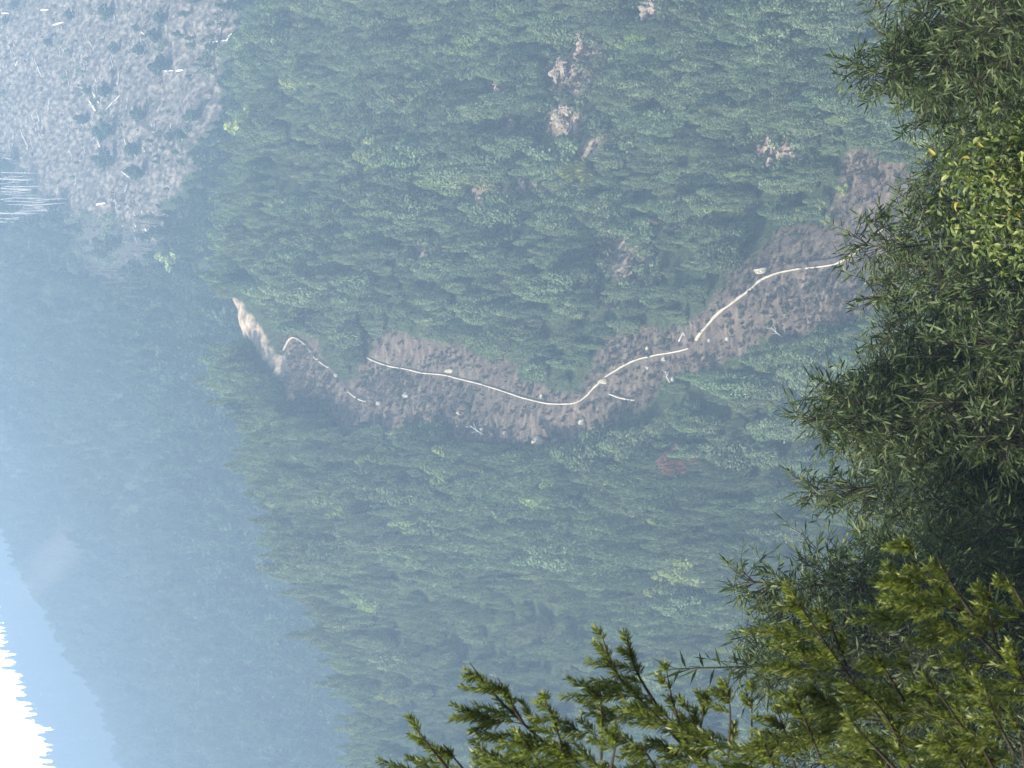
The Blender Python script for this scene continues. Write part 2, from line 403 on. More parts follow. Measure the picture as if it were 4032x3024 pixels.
# ------------------------------------------------------------------ tree meshes
def crown_mesh(name, mat, h, wd, n, lobes, style, size, seed):
    """foliage spread over several lobes, plus a tapered trunk, as one mesh in metres"""
    global rng
    rng = np.random.default_rng(seed)
    Cs = []; Ns = []; cz0 = h * .14
    per = n // lobes
    for k in range(lobes):
        f = k / max(lobes - 1, 1)
        a = rng.random() * 6.283
        zc = cz0 + (h - cz0) * (.18 + .72 * f)
        if style == 'cone':  rr = wd * .5 * (1.0 - .82 * f) + .2
        else:                rr = wd * .5 * math.sin(math.pi * (.22 + .66 * f)) ** .8
        off = rr * rng.uniform(.25, .75) * (1 - .4 * f)
        c0 = np.array([math.cos(a) * off, math.sin(a) * off, zc])
        lr = np.array([rr * rng.uniform(.5, .8), rr * rng.uniform(.5, .8), h * rng.uniform(.10, .19)])
        d = rdir(per); d[:, 2] = np.where(rng.random(per) < .7, np.abs(d[:, 2]), d[:, 2])
        r_ = rng.uniform(.55, 1.08, per)[:, None]
        Cs.append(c0 + d * lr * r_); Ns.append(d)
    C = np.concatenate(Cs); D0 = np.concatenate(Ns); m_ = len(C)
    C[:, 2] = np.maximum(C[:, 2], h * .05)
    if style == 'plume':
        D = nrm(D0 * .8 + np.array([0, 0, .9]) + rng.normal(size=(m_, 3)) * .35); L = size * rng.uniform(1.2, 2.4, m_); W = size * rng.uniform(.3, .55, m_)
        Nn = nrm(D0 + rng.normal(size=(m_, 3)) * .5)
    elif style == 'cone':
        D = nrm(D0 * [1, 1, .2] + [0, 0, -.15] + rng.normal(size=(m_, 3)) * .3); L = size * rng.uniform(1., 1.9, m_); W = size * rng.uniform(.4, .7, m_)
        Nn = nrm(np.array([0, 0, 1.]) + rng.normal(size=(m_, 3)) * .4)
    else:
        D = nrm(np.cross(D0, rdir(m_)) + D0 * .3); L = size * rng.uniform(.7, 1.5, m_); W = size * rng.uniform(.5, 1., m_)
        Nn = nrm(D0 + np.array([0, 0, .5]) + rng.normal(size=(m_, 3)) * .45)
    V, Fq = leaves(C - D * L[:, None] * .5, D, Nn, L, W, .5)
    tint = np.clip(rng.normal(.45, .25, m_), 0, 1)
    # trunk: a tapered square tube added as quads
    tr = max(.06, h * .014); rings = []
    for zz, r_ in ((-.8, tr * 1.3), (h * .35, tr * .8), (h * .8, tr * .3)):
        rings.append([[math.cos(j * math.pi / 3) * r_ + math.sin(zz) * .1, math.sin(j * math.pi / 3) * r_, zz] for j in range(6)])
    TV = np.array(rings).reshape(-1, 3); TF = np.array([[i * 6 + j, i * 6 + (j + 1) % 6, (i + 1) * 6 + (j + 1) % 6, (i + 1) * 6 + j] for i in range(2) for j in range(6)])
    me = mesh(name, np.concatenate([V, TV]), np.concatenate([Fq, TF + len(V)]), mat, False, tint=np.concatenate([tint, np.zeros(len(TF))]))
    me.materials.append(M['bark'])
    mi = np.zeros(len(me.polygons), np.int32); mi[-len(TF):] = 1; me.polygons.foreach_set("material_index", mi)
    return me

def flame_mesh(name, mat, h, wd, n, lobes, lsize, seed, plume=0.0):
    """a dense crown of upright flame-shaped boughs with leaves over their surface, plus trunk"""
    r_ = np.random.default_rng(seed); Cs = []; Ns = []; Bs = []
    w_ = []
    par = []
    for k in range(lobes):
        if k == 0: ox = oy = 0.0; hh_ = h; rr = wd * .34
        else:
            a = 6.283 * k / (lobes - 1) + r_.uniform(-.4, .4); d_ = wd * r_.uniform(.2, .34)
            ox, oy = math.cos(a) * d_, math.sin(a) * d_; hh_ = h * r_.uniform(.45, .86); rr = wd * r_.uniform(.2, .3)
        par.append((ox, oy, hh_, rr)); w_.append(rr * hh_)
    w_ = np.array(w_) / sum(w_)
    for (ox, oy, hh_, rr), ww in zip(par, w_):
        m_ = int(n * ww); f = r_.random(m_) ** .85; a = r_.random(m_) * 6.283
        prof = np.sqrt(np.clip(1 - f, 0, 1)) * np.minimum(1, .35 + f * 4) if plume < .5 else (1 - f) ** .8 * np.minimum(1, .3 + f * 3.5)
        bump = 1 + .22 * np.sin(a * 3 + f * 9 + ox * 3) * np.sin(f * 13 + oy * 5) + .12 * np.sin(a * 7 + f * 23)
        rad_ = rr * prof * bump * np.sqrt(r_.uniform(.45, 1.12, m_))
        leanx = ox / max(wd, .1) * 1.1 * f * h * .18; leany = oy / max(wd, .1) * 1.1 * f * h * .18
        z0 = hh_ * .06
        C = np.stack([ox + leanx + np.cos(a) * rad_, oy + leany + np.sin(a) * rad_, z0 + f * (hh_ - z0)], 1)
        N = np.stack([np.cos(a), np.sin(a), .25 + f * .9], 1); Cs.append(C); Ns.append(N)
    C = np.concatenate(Cs); N0 = nrm(np.concatenate(Ns)); m_ = len(C)
    if plume:
        D = nrm(N0 * [.7, .7, .3] + np.array([0, 0, plume]) + r_.normal(size=(m_, 3)) * .4); L = lsize * r_.uniform(1.1, 2.2, m_); W = lsize * r_.uniform(.35, .6, m_)
    else:
        D = nrm(np.cross(N0, r_.normal(size=(m_, 3))) + N0 * .25); L = lsize * r_.uniform(.7, 1.5, m_); W = lsize * r_.uniform(.55, 1.0, m_)
    Nn = nrm(N0 + r_.normal(size=(m_, 3)) * .5)
    V, Fq = leaves(C - D * L[:, None] * .4, D, Nn, L, W, .5)
    clump = np.sin(C[:, 0] * 1.7 + seed) * np.sin(C[:, 1] * 1.9) * np.sin(C[:, 2] * 1.3) * .3
    tint = np.clip(r_.normal(.45, .2, m_) + clump, 0, 1)
    tr = max(.06, h * .014)
    TV = np.array([[math.cos(j * math.pi / 3) * k_, math.sin(j * math.pi / 3) * k_, zz] for zz, k_ in ((-.8, tr * 1.3), (h * .35, tr * .8), (h * .8, tr * .3)) for j in range(6)])
    TF = np.array([[i * 6 + j, i * 6 + (j + 1) % 6, (i + 1) * 6 + (j + 1) % 6, (i + 1) * 6 + j] for i in range(2) for j in range(6)])
    me = mesh(name, np.concatenate([V, TV]), np.concatenate([Fq, TF + len(V)]), mat, False, tint=np.concatenate([tint, np.zeros(len(TF))]))
    me.materials.append(M['bark'])
    mi = np.zeros(len(me.polygons), np.int32); mi[-len(TF):] = 1; me.polygons.foreach_set("material_index", mi)
    return me

bushM = [flame_mesh('hillside_tree_mesh', M['bush'], h, wd, 4200, lb, .40, 100 + i) for i, (h, wd, lb) in enumerate(((9, 5.2, 5), (10.5, 5.2, 6), (8, 5.4, 5), (11.5, 5.8, 7), (7.5, 4.2, 4)))]
plumeM = [flame_mesh('plume_tree_mesh', M['plume'], h, wd, 4200, lb, .36, 200 + i, .9) for i, (h, wd, lb) in enumerate(((10, 4.8, 6), (11.5, 5.2, 7), (9, 4.8, 5), (12, 5.0, 7)))]
darkM = [flame_mesh('dark_tree_mesh', M['dark'], h, wd, 3600, lb, .40, 300 + i) for i, (h, wd, lb) in enumerate(((8, 5, 5), (9, 4.8, 5)))]
farM = [crown_mesh('far_tree_mesh', M['far'], h, wd, 420, lb, st, 1.15, 400 + i) for i, (h, wd, lb, st) in enumerate(((10, 8, 8, 'round'), (12, 8, 9, 'round'), (13, 7, 9, 'plume'), (14, 7, 11, 'cone')))]
coneM = [crown_mesh('conifer_mesh', M['far'], h, wd, 1500, lb, 'cone', .95, 500 + i) for i, (h, wd, lb) in enumerate(((17, 7, 14), (20, 7, 16), (14, 6.5, 12)))]
strawM = [crown_mesh('straw_mesh', M['straw'], h, wd, 110, 3, st, .34, 640 + i) for i, (h, wd, st) in enumerate(((1.1, 1.3, 'plume'), (.8, 1.6, 'round'), (1.6, .8, 'plume')))]
scrubM = [crown_mesh('scrub_mesh', mt, h, wd, 160, lb, st, sz, 600 + i) for i, (h, wd, lb, st, mt, sz) in enumerate(((1.6, 1.8, 4, 'round', M['scrub'], .38), (2.2, 1.2, 4, 'plume', M['scrub'], .4), (1.3, 1.0, 3, 'plume', M['dry'], .4), (2.0, .9, 3, 'plume', M['dry'], .42), (2.4, 2.2, 5, 'round', M['bush'], .42)))]

# ------------------------------------------------------------------ stuff: instances on points
def scatter(name, meshes, pts, scl, rot, idx, label):
    src = bpy.data.collections.new(name + "_kinds")
    for i, me in enumerate(meshes):
        src.objects.link(bpy.data.objects.new(f"{name}_kind_{i:02d}", me))
    me = bpy.data.meshes.new(name); n = len(pts)
    me.vertices.add(n); me.vertices.foreach_set("co", np.asarray(pts, np.float32).ravel())
    a = me.attributes.new("scl", 'FLOAT_VECTOR', 'POINT'); a.data.foreach_set("vector", np.asarray(scl, np.float32).ravel())
    a = me.attributes.new("rot", 'FLOAT_VECTOR', 'POINT'); a.data.foreach_set("vector", np.asarray(rot, np.float32).ravel())
    a = me.attributes.new("idx", 'INT', 'POINT'); a.data.foreach_set("value", np.asarray(idx, np.int32))
    ob = obj(name, me)
    ng = bpy.data.node_groups.new(name, 'GeometryNodeTree')
    ng.interface.new_socket('Geometry', in_out='INPUT', socket_type='NodeSocketGeometry')
    ng.interface.new_socket('Geometry', in_out='OUTPUT', socket_type='NodeSocketGeometry')
    gi = ng.nodes.new('NodeGroupInput'); go = ng.nodes.new('NodeGroupOutput')
    ci = ng.nodes.new('GeometryNodeCollectionInfo'); ci.inputs[0].default_value = src
    ci.inputs['Separate Children'].default_value = True; ci.inputs['Reset Children'].default_value = True
    iop = ng.nodes.new('GeometryNodeInstanceOnPoints'); iop.inputs['Pick Instance'].default_value = True
    def na(nm, ty):
        k = ng.nodes.new('GeometryNodeInputNamedAttribute'); k.data_type = ty; k.inputs[0].default_value = nm; return k.outputs[0]
    m2p = ng.nodes.new('GeometryNodeMeshToPoints')
    ng.links.new(gi.outputs[0], m2p.inputs[0]); ng.links.new(m2p.outputs[0], iop.inputs['Points'])
    ng.links.new(ci.outputs[0], iop.inputs['Instance'])
    ng.links.new(na('idx', 'INT'), iop.inputs['Instance Index'])
    ng.links.new(na('rot', 'FLOAT_VECTOR'), iop.inputs['Rotation']); ng.links.new(na('scl', 'FLOAT_VECTOR'), iop.inputs['Scale'])
    ng.links.new(iop.outputs[0], go.inputs[0])
    md = ob.modifiers.new('scatter', 'NODES'); md.node_group = ng
    tag(ob, label, None, None, 'stuff')
    return ob

def jitter_grid(t0, t1, y0, y1, s, seed):
    r = np.random.default_rng(seed); ysr = np.arange(y0, y1, s)
    out_ = []
    for y in ysr:
        xs = np.arange(t0 * y, t1 * y, s); n = len(xs)
        out_.append(np.stack([xs + r.uniform(-.5, .5, n) * s, y + r.uniform(-.5, .5, n) * s], 1))
    a = np.concatenate(out_); return np.column_stack([a, hgt(a[:, 0], a[:, 1])]), r

def blocked(Pt, h, fr=(0, .35, .65, .95)):
    bad = np.zeros(len(Pt), bool)
    for f in fr:
        Q = Pt.copy(); Q[:, 2] += h * f
        x, y = project(Q)
        bad |= in_poly(x, y, BARE) | in_poly(x - 7, y, SAND) | in_poly(x, y - 7, SAND) | in_poly(x - 4, y + 5, SAND) | in_poly(x, y, SAND) | (patch_mask(x, y, 1.5) > .5)
    return bad

# ---- the wood on the near face
G, r = jitter_grid(-.26, .26, 436, 860, 4.3, 21)
n = len(G); u = UF(G[:, 0] / G[:, 1])
left = (u < 330 + N1(G[:, 0] / 30, G[:, 1] / 30) * 160)
big = np.clip(1.0 + N2(G[:, 0] / 28, G[:, 2] / 28) * 1.1 + r.normal(0, .24, n), .4, 1.7)
kindid = np.where(left, 5 + r.integers(0, 4, n), r.integers(0, 5, n))
kindid = np.where(r.random(n) < .10, r.integers(0, 5, n), kindid)
kindid = np.where(r.random(n) < .05, 9 + r.integers(0, 2, n), kindid)
paleW = flame_mesh('pale_tree_mesh', M['palewood'], 8, 5.5, 3800, 6, .4, 330)
kindid = np.where(r.random(n) < .035, 11, kindid)
allM = bushM + plumeM + darkM + [paleW]
hh = np.array([9, 10.5, 8, 11.5, 7.5, 10, 11.5, 9, 12, 8, 9, 8])[kindid] * big
bad = blocked(G, hh)
small = bad & ~blocked(G, hh * .35)             # low growth along the edges
big = np.where(small, big * .38, big); hh = np.where(small, hh * .38, hh)
gx, gy = project(G)
clr = in_poly(gx, gy, CLEAR) & (G[:, 1] > 800)
keep = (~bad | small) & ~clr & (r.random(n) < .97)
G, big, kindid, hh = G[keep], big[keep], kindid[keep], hh[keep]; n = len(G)
rotz = r.uniform(0, 6.283, n); lean = r.normal(0, .05, (n, 2)); wide = r.uniform(.72, 1.35, n)
gx, gy = project(G + np.column_stack([np.zeros(n), np.zeros(n), hh * .6]))
seen = (gx > 150) & (gx < 790) & (gy > 4) & (gy < 764)
rank = np.where(seen, hh / G[:, 1] * r.uniform(.8, 1.2, n), 0)
sel = np.zeros(n, bool); sel[np.argsort(-rank)[:290]] = True
KN = [('broadleaf_tree', 'rounded dull green tree crowded among others on the scarred hillside', 'trees crowding the hillside')] * 5 + \
     [('plumed_tree', 'feathery upswept green tree crowded on the left spur of the hillside', 'feathery trees on the left spur')] * 4 + \
     [('dark_tree', 'darker green dense tree among the paler hillside trees', 'darker trees on the hillside')] * 2 + \
     [('pale_green_tree', 'lighter yellowish green tree standing out among the hillside trees', 'paler trees on the hillside')]
for i in np.where(sel)[0]:
    nm, lb, gp = KN[kindid[i]]
    o_ = bpy.data.objects.new(nm, allM[kindid[i]]); COL.objects.link(o_)
    o_.location = G[i]; o_.rotation_euler = (lean[i, 0], lean[i, 1], rotz[i]); o_.scale = (big[i] * wide[i], big[i] * wide[i], big[i])
    tag(o_, lb, 'tree', gp)
rs = ~sel
scatter('hillside_wood', allM, G[rs], np.column_stack([big * wide, big * wide, big])[rs], np.column_stack([lean, rotz])[rs], kindid[rs], 'dense hazy green wood covering the hillside above and below the dirt track')

# ---- low growth on the bare scar
G, r = jitter_grid(-.17, .17, 440, 800, .85, 33)
gx, gy = project(G)
inb = in_poly(gx, gy, BARE) | (patch_mask(gx, gy) > .3)
dens = np.clip(.5 + N1(G[:, 0] / 9, G[:, 2] / 9) * .9, .06, .85)
inb &= r.random(len(G)) < dens
inb &= ~in_poly(gx, gy, SAND)
RAILS = [[(1452, 1409), (1596, 1451), (1782, 1483), (1914, 1516), (2058, 1565), (2162, 1590), (2279, 1588), (2341, 1533), (2446, 1451), (2585, 1399), (2724, 1372)],
         [(2749, 1341), (2844, 1227), (2953, 1148), (3061, 1078), (3168, 1058), (3300, 1042), (3395, 980)], [(1123, 1380), (1140, 1345), (1160, 1319), (1208, 1356), (1302, 1446), (1446, 1580)]]
for rl in RAILS:                                        # the strip beside the barrier is kept clear
    rl = q(*rl)
    for (a, b), (c_, d_) in zip(rl[:-1], rl[1:]):
        tt = np.clip(((gx - a) * (c_ - a) + (gy - b) * (d_ - b)) / ((c_ - a) ** 2 + (d_ - b) ** 2), 0, 1)
        ex = gx - (a + (c_ - a) * tt); ey = gy - (b + (d_ - b) * tt)
        inb &= ~((np.hypot(ex - 2.5, ey) < 4.2))
G = G[inb]; n = len(G)
gi_ = r.choice(8, n, p=[.03, .03, .17, .15, .0, .26, .22, .14]); s_ = r.uniform(.3, .85, n)
scatter('dry_scrub', scrubM + strawM, G, np.column_stack([s_ * r.uniform(1, 2.2, n), s_, s_ * r.uniform(.7, 1.3, n)]), np.column_stack([r.normal(0, .1, (n, 2)), r.normal(0, .3, n) + r.integers(0, 2, n) * 3.14]), gi_, 'low dry scrub and grass tufts dotted over the bare brown scar')

# ---- undergrowth where the tree cover opens
G, r = jitter_grid(-.17, .17, 440, 800, 1.5, 35)
gx, gy = project(G)
ring = (patch_mask(gx, gy, 2.6) > .1) & ~(patch_mask(gx, gy, 1.1) > .5) & ~in_poly(gx, gy, BARE) & (r.random(len(G)) < .8)
G = G[ring]; n = len(G); s_ = r.uniform(.7, 1.5, n)
scatter('undergrowth', scrubM, G, np.column_stack([s_, s_, s_]), np.column_stack([r.normal(0, .1, (n, 2)), r.uniform(0, 6.28, n)]), r.choice(5, n, p=[.2, .15, .05, .05, .55]), 'low green undergrowth round the bare patches in the wood')

# ---- the wood on the far valley side
G, r = jitter_grid(-.22, .22, 800, 1920, 6.6, 41)
G = G[G[:, 1] > np.interp(UF(G[:, 0] / G[:, 1]), UK, ydip) - 10]
gx, gy = project(G); n = len(G)
inC = in_poly(gx, gy, CLEAR) & (G[:, 1] > 800); inT = in_poly(gx, gy, TRUNKS)
s_ = np.clip(1.0 + N2(G[:, 0] / 40, G[:, 2] / 40) * .9 + r.normal(0, .15, n), .5, 1.6)
edge = inC & (gx + gy * .3 > 196) & (r.random(n) < .3)
s_ = np.where(edge, s_ * r.uniform(.25, .6, n), s_)
keep = (~inC | edge) & ~(inT & (r.random(n) < .85))
hx, hy = project(G + np.column_stack([np.zeros(n), np.zeros(n), 9 * s_]))
keep &= ~(in_poly(hx, hy, CLEAR)) | edge
G, s_ = G[keep], s_[keep]; n = len(G)
scatter('far_wood', farM, G, np.column_stack([s_, s_, s_]), np.column_stack([np.zeros((n, 2)), r.uniform(0, 6.28, n)]), r.integers(0, 4, n), 'blue hazed wood on the far side of the valley')
G, r = jitter_grid(-.2, .2, 2000, 2620, 8.8, 43); n = len(G)
s_ = np.clip(1.0 + r.normal(0, .22, n), .5, 1.7)
scatter('distant_conifer_wood', coneM, G, np.column_stack([s_, s_, s_]), np.column_stack([np.zeros((n, 2)), r.uniform(0, 6.28, n)]), r.integers(0, 3, n), 'pale blue spiky conifer wood along the skyline ridge')
# stumps and slash on the felled slope
G, r = jitter_grid(-.05, .2, 880, 1420, 2.9, 47)
gx, gy = project(G); k_ = (in_poly(gx, gy, CLEAR) & (r.random(len(G)) < np.clip(.3 + N2(G[:, 0] / 14, G[:, 1] / 14) * 1.6, 0, .9))) | (in_poly(gx, gy, TRUNKS) & (r.random(len(G)) < .7)); G = G[k_]; n = len(G)
mb = MB()
mb.tube([(0, 0, -.4), (0, 0, .25), (.02, 0, .6)], [.36, .28, .25], 8)
stumpM = mb.mesh('stump_mesh', M['stump'])
mb = MB()
for k in range(9):
    a = k * .7; mb.tube([(math.cos(a) * .2, math.sin(a) * .2, .1), (math.cos(a + .3) * 1.7, math.sin(a + .3) * 1.5, .35 + .1 * (k % 3))], [.07, .03], 5)
slashM = mb.mesh('slash_mesh', M['deadwood'])
scatter('felling_slash', [stumpM, slashM, strawM[0], scrubM[4], strawM[1], scrubM[0]], G, np.repeat((.45 + r.random(n) ** 3 * 1.6)[:, None], 3, 1), np.column_stack([r.normal(0, .15, (n, 2)), r.uniform(0, 6.28, n)]), np.where(in_poly(*project(G), TRUNKS), r.choice(6, n, p=[0, .1, .1, .5, .1, .2]), np.where(r.random(n) < np.clip((project(G)[0] - 140) / 110, 0, .75), r.choice([3, 5], n), r.choice(5, n, p=[.08, .3, .28, .06, .28]))), 'stumps, branches and scrub littering the felled grey slope')

# ------------------------------------------------------------------ special trees on the face
def one_tree(name, X, Y, me, s, label, group=None, ymin=400, cat='tree'):
    X *= 1024 / 4032; Y *= 1024 / 4032
    b = pick(X + 12 * s * (0 if ymin > 600 else 1), Y, ymin)
    o_ = obj(name, me, None, b - Vector((0, 0, .3)), random.random() * 6.28, s)
    return tag(o_, label, cat, group)
paleM = crown_mesh('pale_tree_mesh', M['pale'], 6, 5, 900, 7, 'round', .55, 701)
yelM = crown_mesh('yellow_tree_mesh', M['yellow'], 6.5, 4.5, 900, 7, 'plume', .55, 702)
redM = crown_mesh('red_tree_mesh', M['red'], 5, 4.5, 1400, 6, 'plume', .5, 703)
one_tree('pale_tree', 1160, 325, paleM, 1.6, 'pale yellow green tree below the felled slope, left of a smaller pale tree')
one_tree('pale_tree', 1235, 320, paleM, 1.2, 'smaller pale yellow tree beside a larger pale tree below the felled slope')
one_tree('pale_tree', 960, 490, paleM, 2.2, 'large pale yellow green tree at the lower edge of the felled slope')
one_tree('pale_tree', 1180, 30, paleM, 1.6, 'pale yellow green tree at the top edge of the photo')
one_tree('yellow_tree', 2310, 690, yelM, 1.5, 'yellowish upswept tree below the pale rock outcrops')
one_tree('red_tree', 2700, 1815, redM, 2.0, 'rust red bare looking tree alone in the wood below the track')
one_tree('pale_tree', 740, 1010, paleM, 1.9, 'bright pale green tree at the foot of the bare trunk stand', ymin=700)
for k, (a, b, s) in enumerate(((3150, 850, .8), (3240, 800, .8), (3270, 870, .7), (3120, 790, .6), (3330, 740, .7))):
    one_tree('pale_bush', a, b, paleM, s * .8, 'pale green broad leaved bush at the top edge of the bare scar', 'pale bushes above the track', cat='bush')

# dark bushes on the felled slope
felledM = [crown_mesh('felled_bush_mesh', M['far'], 5, 5, 1300, 9, 'round', .7, 720), crown_mesh('felled_bush_mesh', M['far'], 5.6, 4.6, 1300, 9, 'round', .7, 721)]
for k, (a, b, s) in enumerate(((745, 70, 1.3), (490, 95, .8), (340, 275, .7), (790, 310, .9), (950, 320, 1.0), (1060, 230, 1.1), (1100, 110, 1.1), (1120, 430, 1.5), (735, 590, 1.2), (580, 775, 1.1), (755, 860, 1.8),
                              (755, 1035, 1.6), (920, 980, 1.3), (950, 1120, 1.3), (960, 745, 1.3), (760, 470, .5), (1225, 880, 1.0), (1320, 760, 1.2), (1150, 890, .9), (120, 30, .8), (60, 130, .7), (600, 590, .7))):
    o_ = one_tree('dark_bush', a / 1.659, b / 1.659, felledM[k % 2], s, 'dark blue green bush left standing on the felled slope', 'dark bushes on the felled slope', 800, 'bush')
# felled logs
LOGS = [((235, 390), (278, 500), .28, 0), ((140, 850), (188, 960), .28, 0), ((455, 980), (520, 1120), .26, 0), ((440, 450), (455, 550), .28, 0), ((590, 265), (607, 298), .3, 0), ((62, 295), (75, 340), .26, 0),
        ((250, 735), (262, 790), .3, 0), ((725, 360), (745, 440), .2, 1), ((98, 390), (107, 430), .25, 0), ((120, 395), (109, 426), .25, 0), ((540, 540), (575, 605), .8, 0), ((600, 650), (635, 720), .8, 0), ((622, 605), (655, 670), .6, 0),
        ((657, 910), (677, 980), .8, 0), ((640, 1335), (697, 1325), .5, 0), ((735, 1300), (790, 1345), .25, 1), ((800, 1120), (865, 1165), .3, 1), ((700, 710), (790, 620), .25, 1), ((1085, 462), (1140, 460), .4, 1), ((1165, 462), (1210, 455), .5, 1),
        ((1000, 805), (1003, 865), .25, 1), ((1018, 805), (1012, 870), .25, 1), ((375, 1390), (545, 1300), .3, 1), ((360, 162), (425, 143), .45, 1), ((280, 65), (325, 62), .5, 0), ((20, 85), (65, 85), .4, 0), ((820, 905), (832, 945), .3, 0),
        ((940, 960), (958, 990), .3, 0), ((933, 208), (957, 228), .35, 0), ((960, 1490), (980, 1535), .4, 0), ((888, 1458), (925, 1535), .4, 0), ((1425, 925), (1460, 905), .4, 1), ((1400, 275), (1490, 262), .35, 1), ((1490, 265), (1520, 215), .3, 1),
        ((210, 740), (222, 790), .2, 1), ((625, 505), (635, 540), .25, 1), ((795, 1445), (805, 1480), .3, 0)]
LLAB = {2: 'thin pale log lying alone on the lower felled slope', 0: 'long thin pale log high on the felled slope', 10: 'thick cream log, uppermost of the thick logs on the felled slope', 11: 'thick cream log lying below another thick cream log',
        12: 'cream log beside a thicker cream log mid felled slope', 13: 'thick cream log between two dark bushes', 22: 'long grey log slanting at the foot of the bare trunks', 14: 'short thick pale log at the bottom of the felled slope'}
for k, (a, b, rr, kd) in enumerate(LOGS):
    rr *= 1.35
    s = 1024 / 4032 / 1.659
    A = pick(a[0] * s, a[1] * s, 700); B = pick(b[0] * s, b[1] * s, 700)
    if abs(A.y - B.y) > 25: B = at(b[0] * s, b[1] * s, A.y)
    mid = (A + B) / 2; mid.z = max(mid.z, float(hgt(mid.x, mid.y)))
    lift = Vector((0, 0, rr * .7))
    d = (B - A)
    mb = MB(); mb.tube([A - mid + lift, (A + d * .33) - mid + lift * 1.1, (A + d * .7) - mid + lift * 1.05, B - mid + lift], [rr * .75, rr * .7, rr * .62, rr * .5], 8)
    st = A + d * .6 - mid + lift
    mb.tube([st, st + Vector((.3, -.5, .8)) * rr * 2], [rr * .25, rr * .1], 5)
    o_ = obj('felled_log', mb.mesh('felled_log', M['deadwood'] if kd else M['log']), None, mid)
    tag(o_, LLAB.get(k, 'grey weathered log lying on the felled slope' if kd else 'pale fresh log lying on the felled slope'), 'log', None if k in LLAB else ('weathered logs on the felled slope' if kd else 'fresh logs on the felled slope'))
# bare trunks
TR = [(1045, 0, 120), (1130, -20, 230), (1165, -10, 270), (1220, -20, 320), (1245, 0, 240), (1305, 230, 430), (1325, 60, 420), (1343, 150, 330), (1362, 250, 420), (1400, -20, 230), (1415, -10, 220), (1438, 0, 170), (1262, 30, 200), (1185, -10, 170), (1290, 0, 300),
      (1432, 810, 1090), (1475, 805, 1040), (1612, 860, 1045), (1750, 540, 960), (1790, 610, 910), (1800, 730, 915), (1885, 780, 1080), (1900, 960, 1090), (1690, 800, 1060), (1575, 730, 840)]
TR = [t_ for t_ in TR[:15]] + [(1070, 0, 150), (1150, -10, 210), (1205, 0, 290), (1230, -20, 260), (1275, 20, 300), (1318, 0, 380), (1350, 60, 400), (1375, 120, 360), (1390, 0, 300), (1425, 0, 260)] + TR[15:] + [(1455, 700, 1000), (1520, 780, 1060), (1650, 690, 1000), (1770, 600, 900), (1835, 640, 930), (1940, 800, 1060)]
for k, (yy, xt, xb) in enumerate(TR):
    s = 1024 / 4032 / 1.659
    dark = k >= 25
    yy += random.uniform(-9, 9); xb += random.uniform(-45, 20)
    b = pick(xb * s, yy * s, 700); top = at((xt + random.uniform(-40, 40)) * s, yy * s + random.uniform(-2, 2), b.y)
    h = max(6.0, top.z - b.z); r0 = random.choice((.18, .24, .3, .46)) if not dark else random.uniform(.2, .34)
    mb = MB(); dx = top.x - b.x
    mb.tube([(0, 0, -.5), (dx * .3 + random.uniform(-.4, .4), 0, h * .35), (dx * .7 + random.uniform(-.5, .5), .1, h * .7), (dx, 0, h)], [r0, r0 * .85, r0 * .6, r0 * .3], 6)
    rt = obj('bare_trunk', mb.mesh('bare_trunk', M['paletrunk'] if not dark else M['bark']), None, b)
    lb = MB()
    for j in range(6):
        f = random.uniform(.4, .95); a = random.random() * 6.28; ln = random.uniform(.8, 2.0)
        lb.tube([(dx * f, 0, h * f), (dx * f + math.cos(a) * ln, math.sin(a) * ln, h * f + ln * .5)], [r0 * .25, r0 * .1], 4)
    bo = obj('branch', lb.mesh('branch', M['paletrunk'] if not dark else M['bark']), rt); bo["kind"] = 'stuff'
    tag(rt, 'brown leafless trunk standing below the felled slope' if dark else 'pale leafless trunk in the stand beside the felled slope', 'trunk', 'brown bare trunks' if dark else 'pale bare trunks')

# ------------------------------------------------------------------ the track and its barrier
def polyline(pts, step):
    out_ = [Vector(pts[0])]
    for a, b in zip(pts[:-1], pts[1:]):
        a = Vector(a); b = Vector(b); n_ = max(1, int((b - a).length / step))
        for i in range(1, n_ + 1): out_.append(a.lerp(b, i / n_))
    return out_
def smooth(pts, it=2):
    pts = [Vector(p) for p in pts]
    for _ in range(it):
        pts = [pts[0]] + [(pts[i - 1] + pts[i] * 2 + pts[i + 1]) / 4 for i in range(1, len(pts) - 1)] + [pts[-1]]
    return pts
def ground_line(pts, ymin=425):
    px_ = q(*pts); L_ = []
    for (a, b), (c_, d_) in zip(px_[:-1], px_[1:]):
        n_ = max(1, int(math.hypot(c_ - a, d_ - b) / 3))
        for i in range(n_): L_.append((a + (c_ - a) * i / n_, b + (d_ - b) * i / n_))
    L_.append(px_[-1])
    return smooth([pick(a, b, ymin) for a, b in L_], 3)

